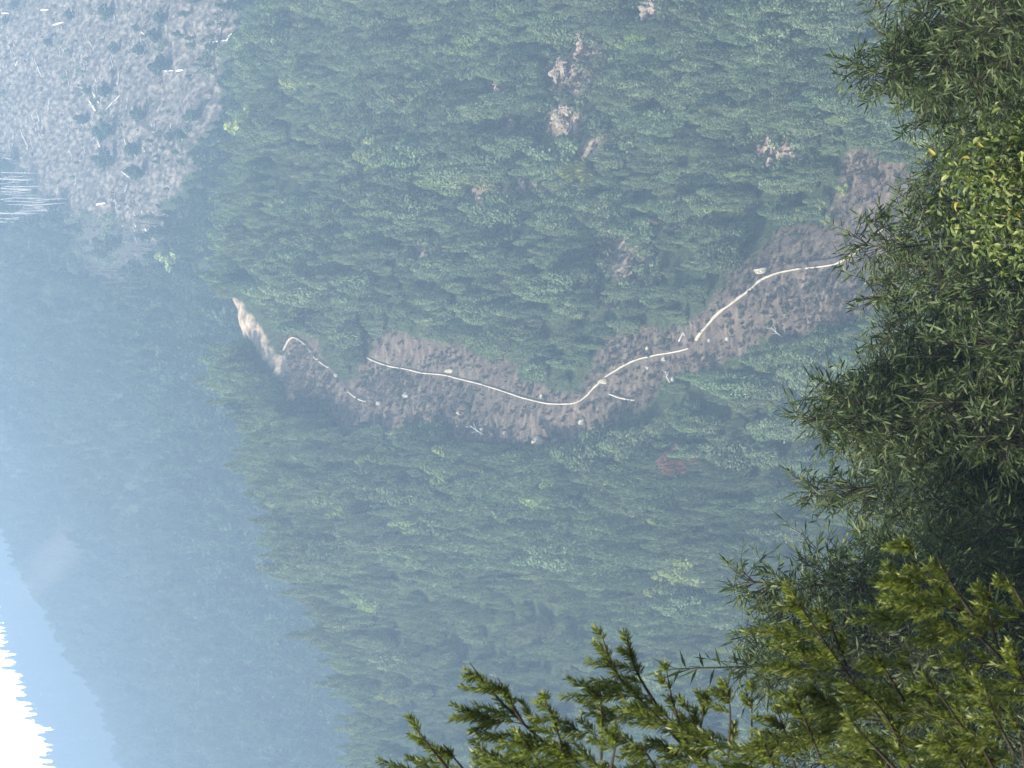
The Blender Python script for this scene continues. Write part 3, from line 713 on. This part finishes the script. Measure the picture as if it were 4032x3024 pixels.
def barrier(pts, label, hgt_=.4, th=.14, lift=.0):
    L_ = ground_line(pts)
    org = L_[len(L_) // 2].copy()
    V = []; Fc = []
    m_ = len(L_)
    for i, p_ in enumerate(L_):
        a = L_[max(i - 1, 0)]; b = L_[min(i + 1, m_ - 1)]
        d = (b - a); d.z = 0; d = d.normalized() if d.length > 1e-6 else Vector((1, 0, 0))
        s_ = Vector((-d.y, d.x, 0)) * th
        zt = hgt_ * (1 + .15 * math.sin(i * .7) + random.uniform(-.2, .2))
        c0 = p_ - org + Vector((0, 0, lift))
        V += [c0 - s_ + Vector((0, 0, -.6)), c0 - s_ * .8 + Vector((0, 0, zt)), c0 + s_ * .8 + Vector((0, 0, zt)), c0 + s_ + Vector((0, 0, -.6))]
    for i in range(m_ - 1):
        for j in range(3): Fc.append((i * 4 + j, (i + 1) * 4 + j, (i + 1) * 4 + j + 1, i * 4 + j + 1))
    Fc.append((0, 1, 2, 3)); Fc.append(((m_ - 1) * 4 + 3, (m_ - 1) * 4 + 2, (m_ - 1) * 4 + 1, (m_ - 1) * 4))
    o_ = obj('track_barrier', mesh('track_barrier', np.array([tuple(v) for v in V]), Fc, M['barrier']), None, org)
    return tag(o_, label, 'barrier')
RD = [(1452, 1409), (1536, 1443), (1596, 1451), (1665, 1469), (1745, 1475), (1782, 1483), (1914, 1516), (2058, 1565), (2162, 1590), (2237, 1592), (2279, 1588), (2309, 1570), (2341, 1533), (2381, 1493), (2406, 1476), (2446, 1451), (2505, 1419), (2585, 1399), (2675, 1385), (2724, 1372)]
barrier(RD, 'long white barrier line curving round the gully along the brown scar')
barrier([(2749, 1341), (2817, 1254), (2844, 1227), (2909, 1184), (2953, 1148), (3007, 1102), (3061, 1078), (3132, 1063), (3168, 1058)], 'white barrier line climbing past the cream boulder on the right scar', .6)
barrier([(3180, 1057), (3235, 1051), (3300, 1042), (3332, 1026), (3395, 980)], 'white barrier line broken by gaps beside the foreground bamboo tips', .55)
barrier([(3463, 918), (3495, 897)], 'short white barrier end showing through the foreground bamboo', .5)
barrier([(1123, 1380), (1140, 1345), (1160, 1319), (1185, 1336), (1208, 1356)], 'white barrier hooked round the upper hairpin beside the pale gravel pad', .6)
barrier([(1217, 1371), (1233, 1386)], 'shortest white barrier piece just below the upper hairpin', .55)
barrier([(1238, 1395), (1256, 1415)], 'short white barrier piece second below the upper hairpin', .55)
barrier([(1265, 1423), (1302, 1446)], 'white barrier piece third below the upper hairpin', .55)
barrier([(1379, 1543), (1392, 1554), (1420, 1572), (1446, 1580)], 'white barrier piece left of the wooded spur that hides the track', .55)
barrier([(2418, 1552), (2450, 1566), (2500, 1576)], 'short separate white barrier below the long barrier line', .6)
# the track itself: a narrow bench following the barrier on its uphill side
def track(pts, wd):
    L_ = ground_line(pts); V = []; Fc = []
    org = L_[len(L_) // 2].copy()
    for i, p_ in enumerate(L_):
        a = L_[max(i - 1, 0)]; b = L_[min(i + 1, len(L_) - 1)]
        d = (b - a); d.z = 0; d = d.normalized() if d.length > 1e-6 else Vector((1, 0, 0))
        s_ = Vector((-d.y, d.x, 0))
        if s_.y < 0: s_ = -s_
        c0 = p_ - org
        V += [c0 - s_ * .5 + Vector((0, 0, -.8)), c0 - s_ * .35 + Vector((0, 0, .08)), c0 + s_ * wd * .5 + Vector((0, 0, .12)), c0 + s_ * wd + Vector((0, 0, .1))]
    for i in range(len(L_) - 1):
        for j in range(3): Fc.append((i * 4 + j, (i + 1) * 4 + j, (i + 1) * 4 + j + 1, i * 4 + j + 1))
    o_ = obj('dirt_track', mesh('dirt_track', np.array([tuple(v) for v in V]), Fc, M['tracksoil'], True), None, org)
    return tag(o_, kind='structure')
M['tracksoil'] = noise_mat('track_soil', [(.3, (.06, .043, .034)), (.7, (.14, .105, .083))], .8, .95)
track(RD + [(2737, 1362), (2749, 1341), (2817, 1254), (2844, 1227), (2909, 1184), (2953, 1148), (3007, 1102), (3061, 1078), (3132, 1063), (3235, 1051), (3300, 1042), (3332, 1026), (3395, 980), (3495, 897)], 1.3)
track([(1113, 1400), (1140, 1345), (1160, 1319), (1208, 1356), (1256, 1415), (1302, 1446), (1379, 1543), (1446, 1580)], 1.2)

# ------------------------------------------------------------------ rocks
def rock_mesh(name, mat, seed, sx, sy, sz, rough=.28):
    r_ = np.random.default_rng(seed); n1_, n2_ = 12, 8
    V = [(0, 0, -1)]; ph = r_.random(12) * 6.28
    def rr(d): return 1 + rough * (math.sin(d[0] * 3.1 + ph[0]) * math.sin(d[1] * 2.7 + ph[1]) + .6 * math.sin(d[2] * 4.3 + d[0] * 3 + ph[2])) + r_.uniform(-.07, .07)
    for i in range(1, n2_):
        for j in range(n1_):
            a = math.pi * i / n2_; b = 2 * math.pi * j / n1_
            d = (math.sin(a) * math.cos(b), math.sin(a) * math.sin(b), -math.cos(a)); k = rr(d); V.append((d[0] * k, d[1] * k, d[2] * k))
    V.append((0, 0, 1)); Fc = [[0, 1 + (j + 1) % n1_, 1 + j] for j in range(n1_)]
    for i in range(n2_ - 2):
        for j in range(n1_):
            a = 1 + i * n1_; Fc.append([a + j, a + (j + 1) % n1_, a + n1_ + (j + 1) % n1_, a + n1_ + j])
    a = 1 + (n2_ - 2) * n1_; Fc += [[len(V) - 1, a + j, a + (j + 1) % n1_] for j in range(n1_)]
    return mesh(name, np.array(V) * [sx, sy, sz], Fc, mat, False)
def rock(X, Y, sx, sz, label, mat='rock', group=None, name='boulder', cat='boulder', ymin=425):
    b = pick(X * 1024 / 4032, Y * 1024 / 4032, ymin)
    o_ = obj(name, rock_mesh(name, M[mat], random.randint(0, 9999), sx, sx * .8, sz), None, b + Vector((0, 0, sz * .55)), random.uniform(-.4, .4))
    return tag(o_, label, cat, group)
rock(2140, 1738, 1.0, 1.25, 'large cream boulder at the wood edge below the bend of the track', 'cream')
rock(2300, 1658, .9, .8, 'pale wedge boulder on the brown scar below the bend', 'rock')
rock(1786, 1460, .45, 1.1, 'upright white stone just above the long barrier line', 'cream')
rock(2402, 1502, .5, 1.2, 'upright white stone just below the long barrier line', 'cream')
rock(3014, 1066, .6, 1.5, 'tall cream stone standing above the climbing barrier line', 'cream')
rock(1612, 1556, .6, 1.0, 'white stone low on the left part of the brown scar', 'rock')
rock(1503, 1588, .5, .8, 'white stone nearest the wooded spur on the lower scar', 'rock')
rock(2142, 1562, .6, .45, 'pale flat stone above the bend of the barrier line', 'rock')
rock(2000, 1705, .5, .6, 'small white stone at the lower edge of the scar, left of the large cream boulder', 'rock')
for a, b in ((2700, 1315), (2800, 1340), (2870, 1335), (2620, 1412), (1905, 1690), (2790, 980), (1330, 1478), (3420, 1110), (1820, 1625), (2555, 1448), (2560, 1370), (2655, 1495), (1990, 1570)):
    rock(a, b, random.uniform(.35, .6), random.uniform(.3, .55), 'small pale stone scattered on the brown scar', 'rock', 'small stones on the brown scar')
for a, b in ((880, 1236), (884, 1256), (880, 1278), (888, 1288), (882, 1306), (890, 1322), (884, 1268)):
    rock(a, b, random.uniform(.5, .8), random.uniform(.4, .7), 'white stone in the row along the top of the pale gravel pad', 'rock', 'white stones above the gravel pad')
rock(907, 1178, .7, 1.0, 'bright white stone at the right end of the pale gravel pad', 'cream')
OUT = [(2230, 290, 2.2, 1.6, 'streaked pale rock outcrop, middle of three in the upper wood'), (2250, 480, 2.6, 2.2, 'largest pale rock outcrop in the upper wood'), (2270, 560, 2.4, 1.4, 'low pale rock outcrop just under the largest one'),
       (2580, 50, 2.0, 2.0, 'pale rock outcrop near the top right of the wood'), (1985, 330, 1.6, 1.3, 'small whitish rock outcrop left of the larger outcrops'), (2300, 180, 2.0, 1.2, 'pale pinkish outcrop in the narrow soil strip'),
       (1925, 750, 1.5, 1.6, 'brownish rock outcrop low in the wood'), (2075, 745, 1.5, 1.2, 'brownish rock outcrop right of a similar one'), (2030, 505, 1.3, .8, 'low tan outcrop between trees'), (3060, 590, 2.0, .8, 'pale flat outcrop above the scar')]
def outcrop(X, Y, sx, sz, label):
    b = pick(X * 1024 / 4032, Y * 1024 / 4032, 425)
    Vs = []; Fs = []; n_ = 0
    for k in range(11):
        me = rock_mesh('tmp', M['rockbrown'], random.randint(0, 9999), sx * random.uniform(.12, .4), sx * .3, sz * random.uniform(.15, .5), .45)
        off = Vector((random.uniform(-1, 1) * sx, random.uniform(-.3, .3), random.uniform(-.3, .8) * sz)); off.y += off.z * .6
        Vs += [tuple(v.co + off) for v in me.vertices]; Fs += [[i + n_ for i in p_.vertices] for p_ in me.polygons]; n_ = len(Vs)
        bpy.data.meshes.remove(me)
    o_ = obj('rock_outcrop', mesh('rock_outcrop', np.array(Vs), Fs, M['rockbrown']), None, b + Vector((0, -.6, .5)))
    tag(o_, label, 'rock')
for a in OUT: outcrop(a[0], a[1], a[2] * 1.5, a[3] * 1.5, a[4])
# broken dead branches on the scar
def deadbranch(X, Y, ln, ang, label):
    b = pick(X * 1024 / 4032, Y * 1024 / 4032, 425); mb = MB()
    d = Vector((math.cos(ang), -.1, math.sin(ang))); e = d * ln
    mb.tube([(0, 0, .1), e * .5 + Vector((0, 0, .25)), e], [.17, .13, .05], 6)
    for f, a in ((.4, .7), (.6, -.6), (.8, .5)):
        s_ = e * f; d2 = Vector((math.cos(ang + a), 0, math.sin(ang + a))) * ln * .4
        mb.tube([s_, s_ + d2], [.08, .03], 5)
    tag(obj('dead_branch', mb.mesh('dead_branch', M['deadwood']), None, b + Vector((0, -.3, .2))), label, 'branch')
deadbranch(1925, 1715, 4.5, 1.0, 'forked white dead branch at the lower edge of the scar')
deadbranch(2650, 1510, 3.0, .4, 'pale dead branch lying at the lower right of the scar')
deadbranch(2680, 1345, 3.0, -.5, 'pale dead branch lying above the white barrier at the right')
deadbranch(1590, 1290, 3.5, .5, 'pale dead branch at the top edge of the scar')
deadbranch(3100, 1330, 3.5, .9, 'pinkish dead branches low on the right scar')

# ------------------------------------------------------------------ foreground bamboo
def bamboo_meshes(seed, L, bare_tip=0.0, dens=1.0):
    """top L metres of a culm, tip at z = 0, going down"""
    r_ = np.random.default_rng(seed)
    bend = r_.uniform(-.10, .10, 2)
    def axis(s):                       # s metres below the tip
        return np.array([bend[0] * (1 - s / L) ** 2 * 1.2, bend[1] * (1 - s / L) ** 2 * 1.2, -s])
    full = 8.6
    mb = MB(); ss = [0, .15, .4, .8, 1.4, 2.2, 3.2, 4.5, full]
    mb.tube([tuple(axis(min(s, L)) - np.array([0, 0, max(0, s - L)])) for s in ss], [.003, .006, .009, .012, .016, .02, .024, .03, .036], 7)
    culm = mb.mesh('culm', M['culm'])
    tw = MB(); C = []; D = []; Nn = []; LL = []; WW = []
    def twig(p0, d, ln, nl, big=1.0):
        d = d / np.linalg.norm(d); droop = np.array([0, 0, -.18 * ln])
        p1 = p0 + d * ln * .55; p2 = p0 + d * ln + droop
        tw.tube([p0, p1, p2], [.004, .003, .0015], 4, False)
        for i in range(nl):
            f = .25 + .75 * (i + r_.random() * .6) / nl
            b = p0 + d * ln * f + droop * f * f
            side = np.cross(d, r_.normal(size=3)); side /= max(np.linalg.norm(side), 1e-6)
            dd = d * r_.uniform(.5, 1.0) + side * r_.uniform(.35, .9) + np.array([0, 0, r_.uniform(-.65, .1)])
            C.append(b); D.append(dd); Nn.append(r_.normal(size=3) * .55 + np.array([0, 0, 1.])); LL.append(r_.uniform(.09, .17) * big); WW.append(r_.uniform(.020, .031) * big)
        C.append(p2); D.append(d + np.array([0, 0, -.2])); Nn.append(r_.normal(size=3)); LL.append(.15 * big); WW.append(.022 * big)
    # spear leaves at the tip
    for i in range(7):
        a = r_.random() * 6.28
        C.append(axis(.05 + .07 * i)); D.append(np.array([math.cos(a) * .45, math.sin(a) * .45, 1.0])); Nn.append(np.array([math.cos(a + 1.5), math.sin(a + 1.5), .2])); LL.append(r_.uniform(.18, .3)); WW.append(.02)
    s = .25
    while s < L:
        f = s / L
        if s < bare_tip:
            for k in (-1, 1):
                C.append(axis(s + .03 * k)); D.append(np.array([k, r_.uniform(-.3, .3), r_.uniform(.2, .5)])); Nn.append(np.array([0, 1., .6])); LL.append(r_.uniform(.15, .22)); WW.append(.034)
            s += .16; continue
        nb = r_.integers(3, 5) if s < .8 else r_.integers(3, 6)
        for k in range(nb):
            a = r_.random() * 6.28; el = r_.uniform(.55, 1.15)
            d = np.array([math.cos(a) * math.cos(el), math.sin(a) * math.cos(el), math.sin(el)])
            bl = (.16 + .85 * min(1, (s - bare_tip) / 2.0)) * r_.uniform(.6, 1.15)
            p0 = axis(s); p1 = p0 + d * bl; d2 = d.copy(); d2[2] -= .35
            tw.tube([p0, p0 + d * bl * .5, p1], [.007, .005, .003], 4, False)
            for j in range(int((3 + bl * 9) * dens)):
                g = r_.uniform(.15, 1); b = p0 + d * bl * g
                dd = d2 + r_.normal(size=3) * .75
                twig(b, dd, r_.uniform(.12, .34), r_.integers(3, 6))
        s += r_.uniform(.17, .26)
    n_ = len(C)
    V, Fq = leaves(np.array(C), np.array(D), np.array(Nn), np.array(LL), np.array(WW), .38)
    fol = mesh('foliage', V, Fq, M['bamboo'], False, tint=np.clip(r_.normal(.45, .27, n_), 0, 1))
    return culm, tw.mesh('twigs', M['twig']), fol
BB = [bamboo_meshes(900 + i, 3.6) for i in range(5)]
BBbare = bamboo_meshes(950, 3.4, .85)
TIPS = [(856, 8, 29, 0), (866, 30, 31, 0), (832, 62, 28, 1), (850, 84, 30, 0), (872, 46, 33, 0), (885, 103, 34, 0), (905, 118, 30, 0), (925, 150, 36, 0), (900, 172, 33, 0), (885, 205, 31, 0), (905, 190, 35, 0), (842, 245, 28, 2), (880, 228, 31, 0),
        (860, 268, 30, 0), (852, 292, 29, 3), (866, 312, 32, 0), (852, 338, 29, 0), (858, 360, 31, 0), (838, 385, 30, 0), (808, 402, 28, 0), (784, 420, 27, 4), (812, 438, 29, 0), (838, 455, 31, 0), (793, 484, 29, 5), (812, 505, 30, 0), (838, 524, 32, 0),
        (862, 545, 31, 0), (860, 562, 28, 0), (880, 580, 31, 0), (728, 585, 25, 6), (752, 606, 26, 0), (742, 628, 25, 0), (655, 664, 24, 7), (745, 650, 26, 0), (752, 684, 25, 0), (770, 720, 26, 0), (780, 755, 27, 0), (800, 600, 30, 0), (820, 640, 29, 0), (840, 690, 30, 0),
        (930, 60, 27, 0), (945, 20, 26, 0), (935, 250, 30, 0), (798, 398, 28.5, 0), (800, 428, 28, 0), (815, 412, 28, 0), (825, 425, 27, 0), (795, 412, 28, 0), (862, 50, 28, 0), (860, 72, 28, 0), (920, 300, 27, 0), (915, 350, 27, 0), (910, 400, 26, 0), (905, 450, 27, 0), (915, 500, 27, 0), (925, 550, 27, 0), (900, 620, 26, 0), (880, 740, 26, 0), (900, 680, 26, 0), (960, 140, 31, 0), (940, 210, 31, 0), (965, 330, 25, 0), (965, 430, 25, 0), (970, 530, 25, 0), (975, 20, 25, 0), (970, 80, 30, 0), (975, 620, 25, 0), (970, 700, 25, 0)]
SPEC = {1: 'tall dark bamboo tip second from the top edge, thin against the green hillside', 2: 'bamboo tip with spread spear leaves in front of the end of the white barrier', 3: 'bamboo tip with a bare forked leader against the lower brown scar', 4: 'tallest broad bamboo plume in the middle of the foreground',
        5: 'leaning bamboo plume beside the tallest middle one', 6: 'bamboo plume rising just above the bright needled shrub', 7: 'bamboo with a bare leader and paired drooping leaves beside the bright shrub'}
for k, (X, Y, d, sp_) in enumerate(TIPS):
    top = at(X + (0 if Y > 560 or X > 900 else 8 if sp_ == 4 else 5 if sp_ in (1, 2, 3, 5) else 20), Y, d)
    cm, tm, fm = BBbare if sp_ == 7 else BB[(k * 3 + k // 5) % 5]
    rt = bpy.data.objects.new('bamboo', None); COL.objects.link(rt); rt.empty_display_size = .2
    g = float(hgt(top.x, top.y)); s_ = 1.0
    rt.location = (top.x, top.y, g)
    rt.rotation_euler = (0, 0, 0 if sp_ == 7 else random.random() * 6.28)
    for nm, me in (('culm', cm), ('twigs', tm), ('foliage', fm)):
        c_ = bpy.data.objects.new(nm, me); COL.objects.link(c_); c_.parent = rt
        c_.location = (0, 0, top.z - g)
    tag(rt, SPEC.get(sp_, 'leafy green bamboo in the thicket along the bottom of the view'), 'bamboo', None if sp_ else 'bamboo thicket in the foreground')

# ------------------------------------------------------------------ glossy broad leaved bush
def broad_bush(name, label, X, Y, depth, R, H, nl, seed, ls=(.07, .12)):
    top = at(X, Y, depth); g = float(hgt(top.x, top.y))
    rt = bpy.data.objects.new(name, None); COL.objects.link(rt); rt.location = (top.x, top.y, g)
    tag(rt, label, 'bush')
    r_ = np.random.default_rng(seed); hz = top.z - g
    st = MB(); tips = []
    for k in range(26):
        a = r_.random() * 6.28; rr = R * math.sqrt(r_.random())
        zt = hz - H * (rr / R) ** 1.6 * r_.uniform(.5, 1.1) - r_.uniform(0, .25)
        e = np.array([math.cos(a) * rr, math.sin(a) * rr, zt]); mdp = np.array([e[0] * .35, e[1] * .35, zt * .6])
        st.tube([(e[0] * .05, e[1] * .05, -.2), tuple(mdp), tuple(e)], [.03, .018, .005], 5)
        tips.append((mdp, e))
    obj('stems', st.mesh('stems', M['twig']), rt)
    C = []; D = []
    for i in range(nl):
        m0, e = tips[r_.integers(0, len(tips))]
        f = 1 - abs(r_.normal(0, .22)); f = min(max(f, .2), 1.03)
        b = m0 + (e - m0) * f + r_.normal(size=3) * .13
        o_ = b - np.array([0, 0, hz * .5]); o_ /= np.linalg.norm(o_)
        C.append(b); D.append(o_ * .5 + r_.normal(size=3) * .7 + np.array([0, 0, -.25]))
    C = np.array(C); D = nrm(np.array(D)); n_ = len(C)
    Nn = nrm(np.array([0, 0, 1.]) + r_.normal(size=(n_, 3)) * .6)
    L_ = r_.uniform(*ls, n_); W_ = L_ * r_.uniform(.34, .52, n_)
    # six-sided curled leaves
    S = nrm(np.cross(D, Nn)); U = np.cross(S, D); L1 = L_[:, None]; W1 = W_[:, None]
    v = np.empty((n_, 8, 3))
    for j, (a, wv, uv) in enumerate(((0, 0, 0), (.3, .5, .2), (.68, .42, .06), (1, 0, -.4), (.68, -.42, .06), (.3, -.5, .2), (.3, 0, 0), (.68, 0, -.08))):
        v[:, j] = C + D * L1 * a + S * W1 * wv + U * L1 * uv
    fq = np.array([[0, 1, 6, 6], [1, 2, 7, 6], [2, 3, 7, 7], [3, 4, 7, 7], [4, 5, 6, 7], [5, 0, 6, 6]])
    tri = np.array([[0, 1, 6], [1, 2, 7], [1, 7, 6], [2, 3, 7], [3, 4, 7], [4, 5, 6], [4, 6, 7], [5, 0, 6]])
    Fq = (np.arange(n_)[:, None, None] * 8 + tri[None]).reshape(-1, 3)
    obj('foliage', mesh('foliage', v.reshape(-1, 3), Fq, M['broad'], True, tint=np.repeat(np.clip(r_.normal(.5, .27, n_), 0, 1), len(tri))), rt)
broad_bush('broadleaf_bush', 'glossy yellow green broad leaved bush among the bamboo at the lower edge', 938, 176, 21, .46, 1.0, 3800, 5, (.055, .095))
broad_bush('broadleaf_bush', 'lower glossy bush with a few orange leaves beside the larger yellow green bush', 928, 222, 21.6, .28, .7, 1600, 6, (.055, .09))

# ------------------------------------------------------------------ bright needled shrub, nearest the viewer
def needle_shrub(label, branches, depth0, root_px, seed):
    r_ = np.random.default_rng(seed)
    rootp = at(*root_px, depth0 + .2); rootp.z = float(hgt(rootp.x, rootp.y))
    rt = bpy.data.objects.new('needled_shrub', None); COL.objects.link(rt); rt.location = rootp
    tag(rt, label, 'shrub')
    bb = MB(); C = []; D = []; NN = []; LL = []; org = np.array(rootp)
    def shoot(p0, d, ln, rad_):
        d = d / np.linalg.norm(d); curve = np.array([0, 0, .35 * ln])
        P0 = p0; P1 = p0 + d * ln * .5 + curve * .25; P2 = p0 + d * ln + curve
        bb.tube([P0, P1, P2], [rad_, rad_ * .7, rad_ * .35], 4, False)
        nn = int(ln / .0011)
        for i in range(nn):
            f = .02 + .98 * (i + r_.random()) / nn
            b = P0 * (1 - f) ** 2 + 2 * P1 * f * (1 - f) + P2 * f * f
            tang = (P1 - P0) * (1 - f) + (P2 - P1) * f; tang /= np.linalg.norm(tang)
            a = r_.normal(size=3); a -= tang * a.dot(tang); a /= np.linalg.norm(a)
            C.append(b); D.append(tang * r_.uniform(.8, 1.3) + a * .75); NN.append(np.cross(tang, a) * .3 + a * -1 + r_.normal(size=3) * .2); LL.append(r_.uniform(.026, .042) * (1.1 - .4 * f))
    def lateral(p0, d, ln, rad_):
        d = d / np.linalg.norm(d); n_ = max(3, int(ln / .038)); up_ = np.array([0, 0, .25 * ln]); pv = p0
        pts_ = [p0 + d * ln * i / n_ + up_ * (i / n_) ** 2 for i in range(n_ + 1)]
        bb.tube(pts_, [rad_ * (1 - .7 * i / n_) for i in range(n_ + 1)], 4, False)
        sd = 1
        for i in range(1, n_ + 1):
            tang = pts_[i] - pts_[i - 1]; tang /= np.linalg.norm(tang); sd = -sd
            pr = np.cross(tang, np.array([0, 1., 0])); pr /= max(np.linalg.norm(pr), 1e-6)
            shoot(pts_[i], tang + pr * sd * r_.uniform(.3, .8) + np.array([0, r_.uniform(-.6, .6), r_.uniform(.1, .4)]), r_.uniform(.06, .1), .0012)
        shoot(pts_[-1], pts_[-1] - pts_[-2], r_.uniform(.07, .11), .0012)
    for pts, dd in branches:
        pp = q(*pts); W3 = []
        for i, (a, b) in enumerate(pp):
            W3.append(np.array(at(a, b, depth0 + dd + .12 * i)) - org)
        # dense polyline from tip to foot
        line = [W3[0]]
        for a, b in zip(W3[:-1], W3[1:]):
            m_ = max(2, int(np.linalg.norm(b - a) / .035))
            line += [a + (b - a) * i / m_ for i in range(1, m_ + 1)]
        line = [np.array(v) for v in smooth([Vector(v) for v in line], 4)]
        tot = len(line)
        bb.tube([tuple(v) for v in line], [.0014 + .0045 * i / tot for i in range(tot)], 6, False)
        ax0 = line[0] - line[min(3, tot - 1)]; shoot(line[min(3, tot - 1)], ax0, .075, .0016)
        side = 1
        for i in range(1, tot):
            tang = line[max(i - 1, 0)] - line[min(i + 1, tot - 1)]; tang /= np.linalg.norm(tang)
            pr = np.cross(tang, np.array([0, 1., 0])); pr /= max(np.linalg.norm(pr), 1e-6); side = -side
            d = tang * r_.uniform(.7, 1.1) + pr * side * r_.uniform(.3, .75) + np.array([0, r_.uniform(-.7, .7), r_.uniform(.1, .45)])
            if i > 6 and i % 4 == 0:
                lateral(line[i], d, min(.06 + .005 * i, .15) * r_.uniform(.7, 1.2), .002)
            elif r_.random() < .5:
                shoot(line[i], d, min(.045 + .006 * i, .11) * r_.uniform(.7, 1.2), .0014)
        # the foot of each branch runs down to the root
        foot = line[-1]
        if pts[-1][1] > 3024 or pts[-1][0] > 4032:
            bb.tube([tuple(foot), (foot[0] * .55, foot[1] * .7, foot[2] - .45), (foot[0] * .1, foot[1] * .1, -.1)], [.008, .014, .02], 6, False)
    obj('branches', bb.mesh('branches', M['twig']), rt)
    n_ = len(C)
    V, Fq = leaves(np.array(C), np.array(D), np.array(NN), np.array(LL), .0056, .5)
    obj('foliage', mesh('foliage', V, Fq, M['needle'], False, tint=np.clip(r_.normal(.5, .25, n_), 0, 1)), rt)
needle_shrub('bright yellow green needled shrub, nearest plant at the lower left of the view', [
    ([(1640, 2870), (1700, 2950), (1790, 3060)], 0), ([(1850, 2610), (1930, 2720), (2080, 2870), (2290, 3050)], .2), ([(1960, 2670), (2010, 2760), (2060, 2850)], .15),
    ([(2140, 2740), (2180, 2830), (2220, 2960), (2250, 3060)], -.2), ([(2360, 2690), (2372, 2800), (2370, 2900), (2366, 3060)], .1), ([(2365, 2490), (2430, 2670), (2560, 2790), (2700, 2950), (2790, 3060)], .0),
    ([(2470, 2520), (2500, 2640), (2580, 2770)], .1), ([(2620, 2610), (2645, 2760), (2700, 2920)], -.1), ([(2790, 2700), (2770, 2800), (2740, 2960)], .2), ([(2860, 2690), (2880, 2800), (2860, 3060)], -.15), ([(2960, 2700), (2960, 2820), (2960, 3060)], .3),
    ([(1900, 2950), (1980, 3000), (2050, 3060)], .3), ([(2520, 2920), (2560, 2990), (2600, 3060)], .1), ([(2050, 2900), (2110, 2980), (2160, 3060)], -.1), ([(2700, 2780), (2760, 2900), (2800, 3060)], .2), ([(1745, 2930), (1800, 3000), (1850, 3060)], .2), ([(2440, 2860), (2420, 2950), (2400, 3060)], -.2)], 7.6, (2600, 1250), 61)
needle_shrub('taller yellow green needled shrub filling the lower left corner of the view', [
    ([(3125, 2340), (3180, 2430), (3270, 2560), (3350, 2670), (3430, 2790), (3570, 2940)], 0), ([(3230, 2370), (3280, 2480), (3330, 2620)], .1), ([(3310, 2670), (3420, 2730), (3500, 2830), (3600, 3060)], .15), ([(3360, 2850), (3430, 2930), (3560, 3060)], -.2),
    ([(3545, 2110), (3600, 2200), (3700, 2310), (3830, 2480), (3990, 2640), (4100, 2740)], .1), ([(3690, 2190), (3740, 2290), (3830, 2420)], .0), ([(3900, 2290), (3890, 2400), (3930, 2560)], .2), ([(3990, 2540), (4010, 2640), (4060, 2740)], -.1),
    ([(3780, 2600), (3850, 2700), (3950, 2800), (4060, 2900)], .3), ([(3640, 2660), (3720, 2760), (3800, 2880), (3900, 3060)], .2), ([(3880, 2720), (3920, 2830), (3990, 2960)], -.2), ([(4000, 2800), (4020, 2900), (4040, 3060)], .1), ([(3060, 2800), (3100, 2900), (3140, 3060)], .2),
    ([(3200, 2700), (3280, 2800), (3380, 2900)], .3), ([(3120, 2730), (3180, 2860), (3260, 3060)], .1), ([(3700, 2880), (3760, 2960), (3820, 3060)], -.1), ([(3560, 2560), (3600, 2680), (3680, 2800)], .35), ([(3500, 2240), (3560, 2350), (3660, 2460)], .3), ([(3830, 2860), (3870, 2950), (3930, 3060)], .1), ([(3950, 2250), (4010, 2340), (4060, 2440)], .2),
    ([(3440, 2560), (3500, 2660), (3560, 2760)], .25), ([(3000, 2900), (3030, 2980), (3060, 3060)], -.1), ([(3450, 2960), (3490, 3010), (3530, 3060)], 0)], 7.2, (2600, 1150), 62)

# ------------------------------------------------------------------ haze
zb = float(P[:, 2].min()) - 1.5; zt = float(P[:, 2].max()) + 34
bx = 1010.0; y0, y1 = -70.0, 2730.0
hm, t, o = newmat('haze_air')
pv = t.nodes.new('ShaderNodeVolumePrincipled')
pv.inputs['Color'].default_value = (.51, .745, 1.0, 1); pv.inputs['Density'].default_value = .00076; pv.inputs['Anisotropy'].default_value = .3
t.links.new(pv.outputs[0], o.inputs['Volume'])
HV = np.array([[x, y, z] for x in (-bx, bx) for y in (y0, y1) for z in (zb, zt)])
HF = [[0, 1, 3, 2], [4, 6, 7, 5], [0, 4, 5, 1], [2, 3, 7, 6], [0, 2, 6, 4], [1, 5, 7, 3]]
hz_ = obj('haze', mesh('haze', HV, HF, hm)); tag(hz_, kind='stuff')
wm, t, o = newmat('smoke_air')
tc = t.nodes.new('ShaderNodeTexCoord'); gr = t.nodes.new('ShaderNodeTexGradient'); gr.gradient_type = 'SPHERICAL'
nz = t.nodes.new('ShaderNodeTexNoise'); nz.inputs['Scale'].default_value = 1.6; nz.inputs['Detail'].default_value = 3
mu = t.nodes.new('ShaderNodeMath'); mu.operation = 'MULTIPLY'; m2 = t.nodes.new('ShaderNodeMath'); m2.operation = 'MULTIPLY'; m2.inputs[1].default_value = .04
vs = t.nodes.new('ShaderNodeVolumePrincipled'); vs.inputs['Color'].default_value = (.95, .9, .88, 1)
t.links.new(tc.outputs['Object'], gr.inputs[0]); t.links.new(tc.outputs['Object'], nz.inputs[0])
t.links.new(gr.outputs['Fac'], mu.inputs[0]); t.links.new(nz.outputs[0], mu.inputs[1]); t.links.new(mu.outputs[0], m2.inputs[0]); t.links.new(m2.outputs[0], vs.inputs['Density'])
t.links.new(vs.outputs[0], o.inputs['Volume'])
wc = pick(330 * 1024 / 4032, 2130 * 1024 / 4032, 900)
wisp = obj('smoke_wisp', rock_mesh('smoke_wisp', wm, 5, 1, 1, 1, 0.0), None, wc + Vector((0, -18, 6)), 0, (52, 16, 15))
wisp.rotation_euler = (0, rad(42), 0)
tag(wisp, 'faint pale wisp of smoke hanging against the far blue slope', None, None, 'stuff')
print("terrain z", zb, zt)
